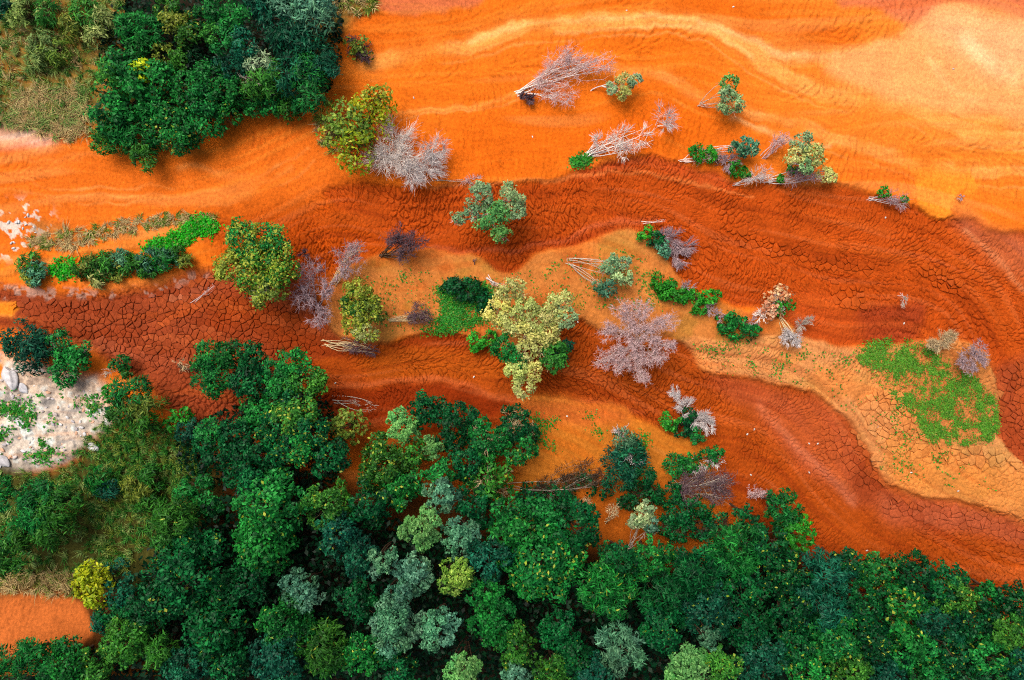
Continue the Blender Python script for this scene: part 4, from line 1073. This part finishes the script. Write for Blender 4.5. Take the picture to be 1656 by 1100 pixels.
tree('conifer_tree', "pale blue-grey tree cut by the top edge", 'tree', [(430, 5, 34), (470, 8, 36), (510, 5, 34), (520, 25, 24), (490, 30, 26), (450, 35, 20), (420, -10, 30)], 4.5, 'feather', 'blue', palmap=['teal', 'blue', 'blue', 'blue', 'blue', 'teal', 'teal'])
tree('shrub', "dark green bush between the reeds and the upper clump near the top", 'shrub', [(215, 45, 26), (240, 55, 26), (225, 70, 22)], 2.4, 'feather', 'green', palmap=['green', 'green', 'green'])
tree('shrub', "olive bush with yellow flecks at the top of the upper clump", 'shrub', [(285, 35, 26), (305, 60, 24), (270, 15, 22), (320, 30, 20)], 2.4, 'small', 'olive', yel=.1, palmap=['olive', 'moss', 'moss', 'green'])
tree('broadleaf_tree', "deep green tree at the top edge left of the pale blue-grey tree", 'tree', [(350, 20, 26), (380, 35, 30), (365, 65, 28), (395, 70, 26), (345, 55, 20)], 4.8, 'small', 'green', palmap=['green', 'green', 'green', 'teal', 'moss'])
tree('shrub', "dark brownish-green undershrub in the hollow of the upper clump", 'shrub', [(290, 100, 22), (320, 95, 22), (265, 85, 18)], 1.6, 'small', 'gloom', palmap=['moss', 'gloom', 'olive'])
tree('shrub', "teal shrub in the top left corner among the reeds", 'shrub', [(8, 8, 16), (0, 20, 12)], 1.4, 'small', 'teal')

tree('shrub', "grey-green feathery bush in the middle of the reeds", 'shrub', [(70, 70, 24), (95, 85, 22), (60, 95, 20)], 1.5, 'feather', 'moss', palmap=['grass', 'olive', 'grass'])
tree('shrub', "green feathery bush at the reeds' top, left of the dark green bush", 'shrub', [(140, 25, 26), (165, 40, 24), (120, 45, 22), (155, 60, 20)], 1.7, 'feather', 'moss', palmap=['moss', 'grass', 'olive', 'grass'])
tree('shrub', "green feathery bush at the top edge near the top left corner", 'shrub', [(50, 10, 24), (75, 20, 22), (35, 30, 20)], 1.6, 'feather', 'moss', palmap=['grass', 'moss', 'grass'])
tree('shrub', "soft olive-green scrub bush right of the teal feathery bush in the scrub", 'shrub', [(225, 790, 24), (250, 770, 22), (240, 815, 22)], 1.8, 'feather', 'moss', palmap=['olive', 'moss', 'moss'])
tree('shrub', "dark scrub bush at the forest's left edge above the olive-tinged tree", 'shrub', [(300, 800, 24), (325, 785, 22), (340, 815, 24), (310, 830, 20)], 2.4, 'small', 'green')
# ---------------------------------------------------------------- scrub between the left bank and the forest
tree('shrub', "dense mid-green rounded tree at the lower left with grassy leaves", 'tree', [(75, 800, 32), (95, 825, 34), (60, 830, 32), (85, 855, 32), (105, 800, 24), (50, 800, 22)], 4.2, 'feather', 'green', palmap=['green', 'moss', 'green', 'moss', 'moss', 'green'])
tree('shrub', "olive-green tree on the left edge below the rounded grassy tree", 'tree', [(12, 865, 30), (25, 895, 30), (5, 910, 26), (30, 870, 22)], 4.0, 'feather', 'moss', palmap=['green', 'moss', 'moss', 'moss'])
tree('shrub', "small tree cut by the left edge above the olive-green one", 'tree', [(2, 788, 20), (5, 810, 18)], 3.2, 'feather', 'green')
tree('yellow_tree', "bright lime-yellow tree beside the orange clearing at the lower left", 'tree', [(145, 925, 22), (160, 945, 22), (140, 950, 22), (152, 970, 18), (165, 930, 14)], 3.8, 'broad', 'lime')
tree('broadleaf_tree', "dark teal tree behind the bright lime-yellow tree", 'tree', [(188, 930, 24), (195, 960, 26), (178, 990, 24), (165, 1005, 20), (200, 985, 18)], 3.2, 'small', 'teal', palmap=['teal', 'teal', 'dark', 'teal', 'dark'])
tree('broadleaf_tree', "green tree below the orange clearing in the bottom left corner", 'tree', [(25, 1060, 26), (45, 1070, 26), (20, 1085, 24), (55, 1050, 18)], 4.0, 'feather', 'green')
tree('shrub', "teal feathery bush in the scrub beneath the soft grey-green tree", 'shrub', [(162, 775, 22), (172, 790, 18)], 1.8, 'feather', 'teal', palmap=['green', 'teal'])
# ---------------------------------------------------------------- the forest along the bottom: every crown a tree of its own
FG = "trees of the forest along the bottom edge"
FT = [
 # x, y, r, height, style, palette, yellow, label
 (110, 1075, 46, 6.0, 'small', 'green', 0, "emerald tree at the bottom edge right of the bottom left corner tree"),
 (205, 1040, 42, 6.5, 'small', 'moss', .03, "mid-green tree at the bottom edge below the dark teal tree"),
 (256, 1052, 30, 6.5, 'feather', 'moss', 0, "small light tufted tree between two mid-green crowns at the bottom left"),
 (312, 935, 74, 8.0, 'broad', 'dark', .04, "broad dark glossy tree, biggest crown of the lower left forest"),
 (352, 1020, 48, 7.2, 'broad', 'dark', .03, "dark tree just below the biggest lower left crown"),
 (282, 858, 44, 6.6, 'feather', 'moss', .02, "olive-tinged tree right above the biggest lower left crown"),
 (438, 820, 58, 7.6, 'broad', 'green', .05, "yellow-speckled green tree below the yellow-tipped dark tree"),
 (428, 880, 46, 7.4, 'broad', 'green', .03, "green tree under the yellow-speckled one"),
 (400, 770, 34, 6.2, 'small', 'dark', 0, "dark tree above the yellow-speckled green crown"),
 (530, 815, 40, 7.0, 'small', 'moss', .08, "olive speckled crown right of the yellow-speckled green tree"),
 (545, 860, 34, 7.0, 'small', 'teal', .02, "teal-tinged crown just below the olive speckled one"),
 (490, 955, 34, 7.0, 'small', 'blue', 0, "light blue-green crown amid black gaps in the lower left forest"),
 (465, 1010, 44, 7.0, 'small', 'green', .02, "mid-green crown below the light blue-green one"),
 (450, 1065, 44, 7.0, 'small', 'teal', 0, "teal crown at the bottom edge left of centre"),
 (520, 1045, 42, 6.6, 'feather', 'moss', .03, "stringy green tree at the bottom edge right of the teal crown"),
 (300, 1080, 34, 6.8, 'small', 'teal', 0, "dark teal tree at the bottom edge under the dark tree"),
 (370, 1085, 36, 6.6, 'small', 'dark', .02, "dark green tree at the bottom edge left of the teal crown"),
 (620, 755, 46, 6.2, 'small', 'moss', .12, "olive and gold tree below the brown gap in the forest edge"),
 (650, 790, 36, 6.2, 'small', 'green', .06, "green tree below and right of the olive and gold one"),
 (600, 815, 36, 6.6, 'small', 'dark', .03, "dark tree under the olive and gold tree"),
 (715, 802, 31, 8.0, 'fine', 'blue', 0, "round silvery blue crown, topmost of the pale trees"),
 (683, 855, 34, 8.6, 'fine', 'mint', 0, "pale mint crown left in the pale tree group"),
 (745, 866, 34, 8.4, 'fine', 'blue', 0, "pale sage crown right in the pale tree group"),
 (622, 912, 27, 7.8, 'fine', 'blue', 0, "small silvery blue crown left of the pale tree group"),
 (672, 928, 35, 8.0, 'fine', 'blue', 0, "blue-teal rounded crown under the mint crown"),
 (738, 932, 31, 8.4, 'fine', 'fresh', 0, "lime-green rounded crown under the sage crown"),
 (640, 1012, 46, 9.0, 'fine', 'blue', 0, "large grey-green cloud-shaped crown near the bottom centre"),
 (708, 1015, 36, 8.6, 'fine', 'blue', 0, "grey-green crown touching the right side of the cloud-shaped one"),
 (580, 900, 34, 6.8, 'small', 'teal', 0, "dark teal crown left of the small silvery blue crown"),
 (578, 970, 34, 6.4, 'small', 'dark', 0, "dark crown left of the cloud-shaped grey-green crown"),
 (650, 960, 26, 7.4, 'fine', 'blue', 0, "small blue-green crown between the blue-teal and cloud-shaped crowns"),
 (585, 1060, 34, 6.6, 'small', 'green', .06, "green tree with yellow leaves at the bottom left of the cloud-shaped crown"),
 (640, 1085, 34, 6.8, 'small', 'dark', .03, "dark green tree at the bottom edge under the cloud-shaped crown"),
 (750, 1082, 30, 7.8, 'fine', 'mint', 0, "mint crown on the bottom edge right of the cloud-shaped crown"),
 (835, 1088, 26, 7.6, 'fine', 'blue', 0, "small sage crown on the bottom edge below the green pair"),
 (850, 850, 50, 8.0, 'broad', 'green', .02, "green tree above the golden-tinted broad crown"),
 (880, 905, 62, 8.4, 'broad', 'green', .12, "broad green crown with golden leaves in the forest centre"),
 (925, 850, 46, 7.8, 'broad', 'dark', .01, "dark green tree right of the green tree below the branch heap"),
 (790, 905, 36, 8.0, 'small', 'teal', 0, "blue-green crown left of the broad golden-leaved crown"),
 (785, 960, 32, 7.4, 'small', 'green', 0, "small green crown below the blue-green one left of the golden-leaved crown"),
 (800, 1010, 36, 7.4, 'small', 'green', 0, "soft green crown below centre, left of the black hollow"),
 (835, 1050, 36, 7.4, 'small', 'moss', .08, "yellowish green crown above the small sage crown at the bottom edge"),
 (985, 950, 44, 7.6, 'feather', 'green', .04, "green tufted crown right above the black hollow"),
 (1000, 905, 36, 7.2, 'small', 'dark', 0, "dark tree between the forest edge and the green tufted crown"),
 (905, 1020, 34, 6.2, 'small', 'dark', 0, "dark low crown on the left rim of the black hollow"),
 (935, 1065, 38, 6.6, 'small', 'dark', .02, "dark crown at the bottom below the black hollow"),
 (1005, 1050, 40, 7.6, 'feather', 'blue', 0, "blue-green spiky crown right of the black hollow at the bottom"),
 (890, 1085, 30, 6.8, 'small', 'moss', .06, "olive tree on the bottom edge below the dark low crown"),
 (965, 1090, 30, 7.2, 'small', 'teal', 0, "teal tree on the bottom edge left of the spiky crown"),
 (1055, 905, 36, 6.8, 'small', 'green', .08, "green tree with golden leaves under the pale forked-stem tree"),
 (1075, 960, 40, 7.2, 'feather', 'dark', 0, "dark feathery tree below the green tree with golden leaves"),
 (1075, 1015, 40, 7.2, 'small', 'dark', .03, "dark speckled tree under the dark feathery tree"),
 (1130, 925, 44, 7.4, 'feather', 'dark', 0, "dark feathery crown left of the tall bright spire"),
 (1188, 885, 42, 8.4, 'feather', 'green', 0, "tall bright green spire-like tree at the forest edge"),
 (1205, 832, 20, 4.6, 'small', 'dark', 0, "small dark tree between the spire-like tree and the mauve bush"),
 (1262, 822, 30, 5.6, 'feather', 'green', 0, "light green bushy tip of forest jutting into the lower channel"),
 (1285, 860, 34, 5.2, 'small', 'herb', 0, "bright ivy-green tree on the forest edge by the lower channel"),
 (1240, 880, 36, 7.0, 'small', 'dark', .08, "yellow-dotted dark tree right of the spire-like tree"),
 (1270, 925, 38, 7.2, 'small', 'dark', .06, "dark yellow-dotted tree below the ivy-green tree"),
 (1145, 985, 42, 7.6, 'small', 'teal', .02, "teal-green tree below the spire-like tree"),
 (1200, 955, 40, 7.6, 'small', 'dark', .03, "dark crown under the yellow-dotted dark tree"),
 (1150, 1032, 21, 7.8, 'fine', 'blue', 0, "tiny silvery teal crown in the lower right forest"),
 (1112, 1082, 40, 8.6, 'fine', 'mint', 0, "bright mint crown on the bottom edge right of centre"),
 (1168, 1078, 28, 8.0, 'fine', 'moss', .1, "yellow-green crown touching the bright mint crown"),
 (1215, 1015, 40, 7.2, 'small', 'dark', .02, "dark crown right of the tiny silvery teal crown"),
 (1230, 1070, 38, 7.4, 'small', 'teal', 0, "teal tree on the bottom edge right of the yellow-green crown"),
 (1335, 930, 40, 7.0, 'feather', 'teal', 0, "blue-green spiky crown beside the corner of the lower channel"),
 (1375, 915, 30, 6.2, 'small', 'dark', .06, "dark round tree on the channel edge right of the blue-green spiky crown"),
 (1415, 925, 32, 6.4, 'small', 'green', .14, "yellow-flecked tree, second along the channel edge"),
 (1475, 935, 40, 6.8, 'small', 'dark', .01, "dark glossy round tree, third along the channel edge"),
 (1530, 945, 34, 6.6, 'small', 'dark', 0, "dark tree left of the yellow-tufted crown on the channel edge"),
 (1545, 965, 34, 7.0, 'small', 'moss', .12, "green crown with a bright yellow tuft near the channel's right end"),
 (1598, 965, 28, 5.2, 'small', 'green', 0, "low dark green bushes-like tree at the channel's right end"),
 (1645, 975, 34, 6.2, 'small', 'dark', .02, "dark tree on the right edge below the channel"),
 (1330, 985, 42, 7.6, 'feather', 'teal', 0, "feathery blue-green crown below the spiky channel-corner crown"),
 (1285, 985, 36, 7.2, 'small', 'dark', .05, "dark dotted tree left of the feathery blue-green crown"),
 (1400, 985, 40, 7.4, 'small', 'dark', .03, "dark crown under the yellow-flecked channel-edge tree"),
 (1460, 985, 42, 7.8, 'broad', 'green', .14, "bright green crown with yellow leaves in the right forest"),
 (1520, 1000, 40, 7.4, 'small', 'teal', 0, "teal crown right of the bright yellow-leaved crown"),
 (1575, 1010, 38, 7.0, 'small', 'dark', .04, "dark crown right of the teal crown in the right forest"),
 (1630, 1025, 38, 7.4, 'fine', 'moss', .03, "olive-green fine-leaved crown near the right edge"),
 (1290, 1045, 40, 7.4, 'small', 'dark', .03, "dark crown below the dark dotted tree in the lower right"),
 (1350, 1035, 42, 8.2, 'fine', 'green', .06, "fresh green rounded crown in the lower right forest"),
 (1410, 1045, 40, 7.6, 'small', 'dark', .05, "dark crown right of the fresh green rounded crown"),
 (1310, 1088, 34, 7.4, 'small', 'green', .14, "golden-leaved green tree on the bottom edge under the fresh green crown"),
 (1375, 1090, 34, 7.2, 'small', 'moss', .06, "olive tree on the bottom edge right of the golden-leaved one"),
 (1440, 1090, 36, 7.2, 'small', 'teal', 0, "teal tree on the bottom edge of the lower right forest"),
 (1475, 1045, 38, 7.6, 'small', 'green', .02, "green crown below the bright yellow-leaved crown"),
 (1535, 1055, 40, 7.4, 'small', 'dark', .1, "dark crown sprinkled with gold in the lower right"),
 (1505, 1092, 32, 7.0, 'small', 'green', .04, "green tree on the bottom edge under the gold-sprinkled crown"),
 (1600, 1065, 40, 7.4, 'small', 'green', .04, "green crown near the bottom right corner"),
 (1570, 1095, 30, 7.0, 'small', 'dark', 0, "dark tree on the bottom edge left of the corner crown"),
 (1648, 1085, 36, 7.2, 'small', 'teal', .02, "teal tree in the bottom right corner"),
 (690, 662, 29, 4.6, 'small', 'dark', 0, "dark glossy rounded tree touching the lower channel's bank"),
 (650, 690, 32, 5.0, 'fine', 'mint', 0, "light mint tree left of the dark glossy rounded tree"),
 (565, 690, 30, 4.4, 'sparse', 'olive', .02, "thin pale olive tree on the brown gap of the forest edge"),
 (735, 690, 38, 5.6, 'small', 'dark', 0, "dark green tree right of the dark glossy rounded tree"),
 (700, 722, 20, 5.2, 'fine', 'mint', 0, "small mint crown below the dark glossy rounded tree"),
 (672, 735, 26, 5.0, 'small', 'moss', .05, "light olive crown below the light mint tree"),
 (785, 712, 38, 5.8, 'small', 'green', 0, "green tree left of the dark twiggy tree at the ochre bank"),
 (760, 745, 34, 5.6, 'small', 'dark', .02, "dark tree under the green tree near the ochre bank"),
 (838, 690, 34, 4.2, 'small', 'dark', 0, "dark twiggy tree at the upper left corner of the ochre bank"),
 (845, 730, 26, 5.0, 'small', 'green', .08, "green tree with yellow tips overhanging the ochre bank's left side"),
 (790, 775, 40, 5.4, 'loose', 'moss', .02, "half-bare greyish tree left of the branch heap"),
 (710, 768, 26, 5.6, 'small', 'green', 0, "small green crown above the round silvery blue crown"),
 (770, 820, 34, 6.4, 'small', 'dark', 0, "dark tree right of the round silvery blue crown"),
 (400, 945, 34, 6.6, 'small', 'dark', 0, "dark crown right of the biggest lower left crown"),
 (235, 990, 34, 6.0, 'small', 'dark', 0, "dark crown between the dark teal tree and the biggest lower left crown"),
 (150, 1090, 34, 6.0, 'small', 'moss', .03, "olive-green tree on the bottom edge right of the emerald tree"),
 (410, 620, 30, 4.6, 'small', 'dark', 0, "dark tree under the joined pair at the red channel's end"),
 (420, 665, 34, 5.4, 'small', 'green', 0, "green tree left of the yellow-tipped dark tree's top"),
 (535, 740, 34, 6.0, 'small', 'dark', .03, "dark tree right of the yellow-tipped dark tree"),
 (420, 740, 32, 6.0, 'small', 'dark', 0, "dark tree right of the emerald tree"),
]
for x, y, r, h, style, pal, yel, label in FT:
    if pal in ('dark', 'green', 'teal', 'moss'): r *= 1.10
    else: r *= 1.04
    rg = np.random.default_rng(int(x * 7 + y))
    k = 4 if r < 30 else (6 if r < 45 else 9)
    lob = [(x + rg.normal(0, .08) * r, y + rg.normal(0, .08) * r, r * .58, h - r * M * .42)]
    a0 = rg.uniform(0, 6.28)
    for i in range(k):
        a = a0 + i * 6.283 / k + rg.normal(0, .22)
        q = rg.uniform(.50, .72)
        rr = r * rg.uniform(.34, .50)
        lob.append((x + math.cos(a) * q * r, y + math.sin(a) * q * r, rr, h - r * M * rg.uniform(.75, 1.6)))
    ex = None
    if 'twiggy' in label or 'half-bare' in label: ex = ('tan', .02, 60, 'bare_twigs')
    nm = 'pale_broadleaf_tree' if pal in ('sage', 'mint', 'blue') else 'broadleaf_tree'
    tree(nm, label, 'tree', lob, h, style, pal, yel=yel, group=FG, twigs=2, extra=ex)

# undergrowth and grasses: uncountable
def carpet(name, label, pts, n, pal, z0, z1, size, ground_z=None):
    SEED[0] += 1
    rng = np.random.default_rng(SEED[0])
    q = points_in(pts, n, rng)
    z = rng.uniform(z0, z1, n) + (ground_z if ground_z is not None else at(Hh, q[:, 0], q[:, 1]))
    p = np.stack([(q[:, 0] - CX) * M, -(q[:, 1] - CY) * M, z], -1)
    s = rng.uniform(.6, 1.3, n) * size
    v, f = leaf_quads(p, rng.normal(0, .45, (n, 3)) + [0, 0, 1], rng.normal(0, 1, (n, 3)), s, s * .6, rng)
    lo, hi = PAL[pal]
    return tag(mesh_obj(name, v, f, LEAF, col=np.repeat(lo + (hi - lo) * rng.random((n, 1)), 4, 0)), label, 'undergrowth', kind='stuff')
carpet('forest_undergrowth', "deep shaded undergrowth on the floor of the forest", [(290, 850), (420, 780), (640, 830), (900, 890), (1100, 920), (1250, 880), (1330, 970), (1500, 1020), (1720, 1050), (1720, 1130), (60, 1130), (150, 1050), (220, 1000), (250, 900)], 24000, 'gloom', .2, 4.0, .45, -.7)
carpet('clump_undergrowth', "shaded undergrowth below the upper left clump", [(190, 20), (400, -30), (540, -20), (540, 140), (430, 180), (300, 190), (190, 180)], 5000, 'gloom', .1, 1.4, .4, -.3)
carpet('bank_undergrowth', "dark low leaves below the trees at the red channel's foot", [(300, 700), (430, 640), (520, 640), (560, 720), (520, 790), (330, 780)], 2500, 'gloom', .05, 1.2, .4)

grass_patch('reed_grass', "tall green and straw-coloured reeds in the top left corner", [(-60, -40), (200, -40), (180, 60), (160, 110), (145, 170), (130, 205), (60, 205), (-60, 190)], 24000, ['grass', 'grass', 'dry', 'moss', 'olive'], .85, .6, .019)
grass_patch('dry_grass', "straw-coloured drooping grass at the lower edge of the reeds", [(30, 150), (140, 150), (145, 215), (110, 228), (60, 215), (20, 195)], 6000, ['dry', 'dry', 'grass'], .8, .9, .02)
grass_patch('scrub_grass', "dark olive scrub grass between the rubble and the forest", [(170, 680), (260, 690), (310, 720), (300, 800), (240, 880), (190, 930), (150, 900), (140, 820), (60, 775), (110, 750)], 15000, ['moss', 'olive', 'moss', 'grass'], .75, .65, .02)
grass_patch('scrub_grass', "olive scrub grass between the rounded grassy tree and the dry fringe", [(-30, 770), (60, 765), (140, 780), (150, 860), (130, 920), (60, 925), (-30, 920)], 6000, ['moss', 'olive', 'grass'], .75, .65, .02)
grass_patch('olive_scrub', "fine olive-green scrub right of the rubble, below the grey-green tree", [(180, 690), (300, 690), (320, 760), (280, 800), (190, 790)], 6500, ['olive', 'moss', 'moss'], .65, .6, .02, z0=.3)
grass_patch('dry_grass', "dry grass fringe above the orange clearing", [(-40, 925), (60, 925), (120, 930), (120, 965), (60, 956), (-40, 955)], 4000, ['dry', 'dry', 'olive'], .7, .8, .02)
grass_patch('dry_grass', "dry grass band on the bank beside the orange tongue", [(50, 380), (120, 372), (230, 350), (340, 346), (330, 356), (220, 374), (140, 396), (60, 405)], 4200, ['dry', 'olive', 'dry'], .42, 1.1, .026)
grass_patch('dry_grass', "small olive grass tuft beside the pale blue-grey tree at the top", [(550, -10), (600, -10), (606, 14), (580, 26), (550, 22)], 1200, ['olive', 'dry'], .7, .8, .03)
grass_patch('dry_grass', "sparse brown grass under the yellow-green shrub", [(510, 180), (545, 170), (550, 250), (520, 240)], 700, ['dry', 'olive'], .7, .8, .025)

def clumpy(k, th, seed=0):
    g = fractal(k, 500 + seed, 3)
    return lambda q: np.clip((at(g, q[:, 0], q[:, 1]) - th) * 1.6, 0, 1)
herb_patch('creeper', "vivid green creeper on the bank at the strip's right end", [(225, 400), (280, 380), (320, 352), (350, 358), (345, 374), (320, 380), (290, 400), (250, 410)], 3600, 'bright', .2, .25)
herb_patch('creeper', "vivid green creeper tufts beside the feathery teal shrub", [(85, 425), (120, 420), (125, 440), (100, 455), (84, 450)], 700, 'bright', .2, .25)
herb_patch('herbs', "dense dark green herb mat left of the yellow-cream tree", [(680, 536), (715, 500), (705, 466), (760, 455), (800, 470), (795, 510), (760, 530), (720, 538)], 6000, 'herb', .15, .2, lambda q: .25 + .75 * clumpy(9, -.6, 9)(q))
HERB = [(1380, 565), (1420, 550), (1480, 548), (1540, 590), (1590, 620), (1612, 660), (1610, 705), (1580, 718), (1500, 716), (1480, 680), (1440, 640), (1400, 600)]
herb_patch('herbs', "wide patch of bright green herbs on the cracked tan island", HERB, 19000, 'weed', .115, .08, lambda q: .12 + .88 * clumpy(7, -.2)(q), clump=5, spread=.16)
herb_patch('herbs', "sparse tiny green seedlings scattered over the cracked tan island", [(1120, 556), (1290, 552), (1400, 580), (1480, 680), (1560, 740), (1640, 800), (1560, 795), (1440, 770), (1380, 670), (1250, 610), (1150, 595)], 900, 'herb', .15, .1, lambda q: .1 + clumpy(14, .5, 3)(q), clump=4)
herb_patch('herbs', "sparse green seedlings scattered over the ochre island", [(570, 450), (680, 430), (800, 450), (900, 420), (1020, 400), (1080, 470), (1080, 500), (950, 500), (800, 530), (640, 540), (570, 530)], 1700, 'herb', .14, .1, lambda q: .12 + clumpy(14, .5, 4)(q), clump=4)
herb_patch('herbs', "sparse green seedlings on the ochre bank", [(860, 670), (960, 670), (1020, 690), (1080, 720), (1000, 720), (900, 730), (840, 710)], 900, 'herb', .15, .1, clumpy(14, .1, 5), clump=5)
herb_patch('herbs', "green leaf tuft at the foot of the combed white dead tree", [(922, 264), (945, 250), (958, 254), (948, 266), (930, 272)], 500, 'herb', .2, .3)
herb_patch('herbs', "small green weeds growing between the pale rubble blocks", [(-20, 620), (60, 630), (160, 640), (165, 700), (100, 740), (-20, 745)], 1800, 'herb', .2, .2, clumpy(8, .35, 6), clump=8)

# ---------------------------------------------------------------- stones
RK = [(22, 610, 17, (226, 222, 222), "large grey-white boulder at the left edge of the rubble"), (40, 628, 9, (210, 208, 212), "smaller grey boulder leaning on the large grey-white one"),
      (150, 722, 9, (230, 226, 226), "white jagged rock at the rubble's lower right corner"), (36, 682, 8, (238, 234, 234), "white upright slab in the middle of the rubble"),
      (10, 745, 10, (204, 200, 202), "grey rock in the rubble's lower left corner")]
for i, (x, y, r, c, lab) in enumerate(RK):
    rock('limestone_boulder', x, y, r, c, lab, 'rock', seed=i, flat=.3)
rg = np.random.default_rng(77)
for i, q in enumerate(points_in([(-10, 600), (60, 600), (165, 640), (165, 690), (105, 738), (-10, 750)], 110, rg)):
    c = [(234, 230, 228), (222, 206, 198), (196, 188, 188), (236, 186, 152)][i % 4]
    rock('limestone_rubble', q[0], q[1], rg.uniform(1.5, 4.2), c, "small pale angular stone among the pale rubble", 'stone', "small stones of the pale rubble", 100 + i, .45)
for i, q in enumerate(points_in([(4, 348), (66, 342), (70, 362), (44, 404), (22, 404), (6, 380)], 12, rg)):
    rock('white_stone', q[0], q[1], rg.uniform(1.6, 3.2), (230, 224, 220), "small white stone in the lime patch on the left orange bank", 'stone', "white stones of the lime patch", 300 + i)
WS = [(861, 221, "on orange mud below the uprooted white tree"), (669, 158, "on orange mud above the two white dead trees"), (766, 610, "in the lower channel left of the yellow-cream tree"),
      (541, 620, "at the left end of the lower channel"), (1013, 18, "near the top edge above the uprooted white tree"), (1435, 351, "under the small fallen bush near the orange tongue"),
      (1221, 695, "upper of two close ones right of the grey-twigged channel bush"), (1210, 703, "lower of two close ones right of the grey-twigged channel bush"), (1310, 718, "left one of a side-by-side pair on the pinkish crust"),
      (1324, 718, "right one of a side-by-side pair on the pinkish crust"), (1310, 765, "straight below the side-by-side pair"), (1216, 769, "by the forest corner near the small mauve twig bush"),
      (1375, 892, "first from the left in the row along the forest edge"), (1404, 892, "second from the left in the row along the forest edge"), (1420, 896, "third from the left in the row along the forest edge"),
      (1480, 899, "last on the right in the row along the forest edge"), (1412, 747, "where the tan island meets the dark crust"), (1473, 764, "on the orange strip below the tan island's cracks"),
      (1549, 794, "near the tan island's lower right edge"), (1543, 111, "on the pale silt fan at the top right"), (1419, 690, "among the bold cracks of the tan island"), (935, 521, "at the right foot of the yellow-cream tree"),
      (917, 673, "on the reddish top of the ochre bank"), (1465, 523, "on dark red mud below the tiny grey dead bush"), (1186, 11, "by the top edge left of the pinkish mud"), (1634, 680, "in the cracked strip at the right edge")]
for i, (x, y, where) in enumerate(WS):
    rock('white_stone', x, y, 1.7, (228, 222, 212), "tiny white pebble " + where, 'stone', "tiny white pebbles on the mud", 400 + i, .5)
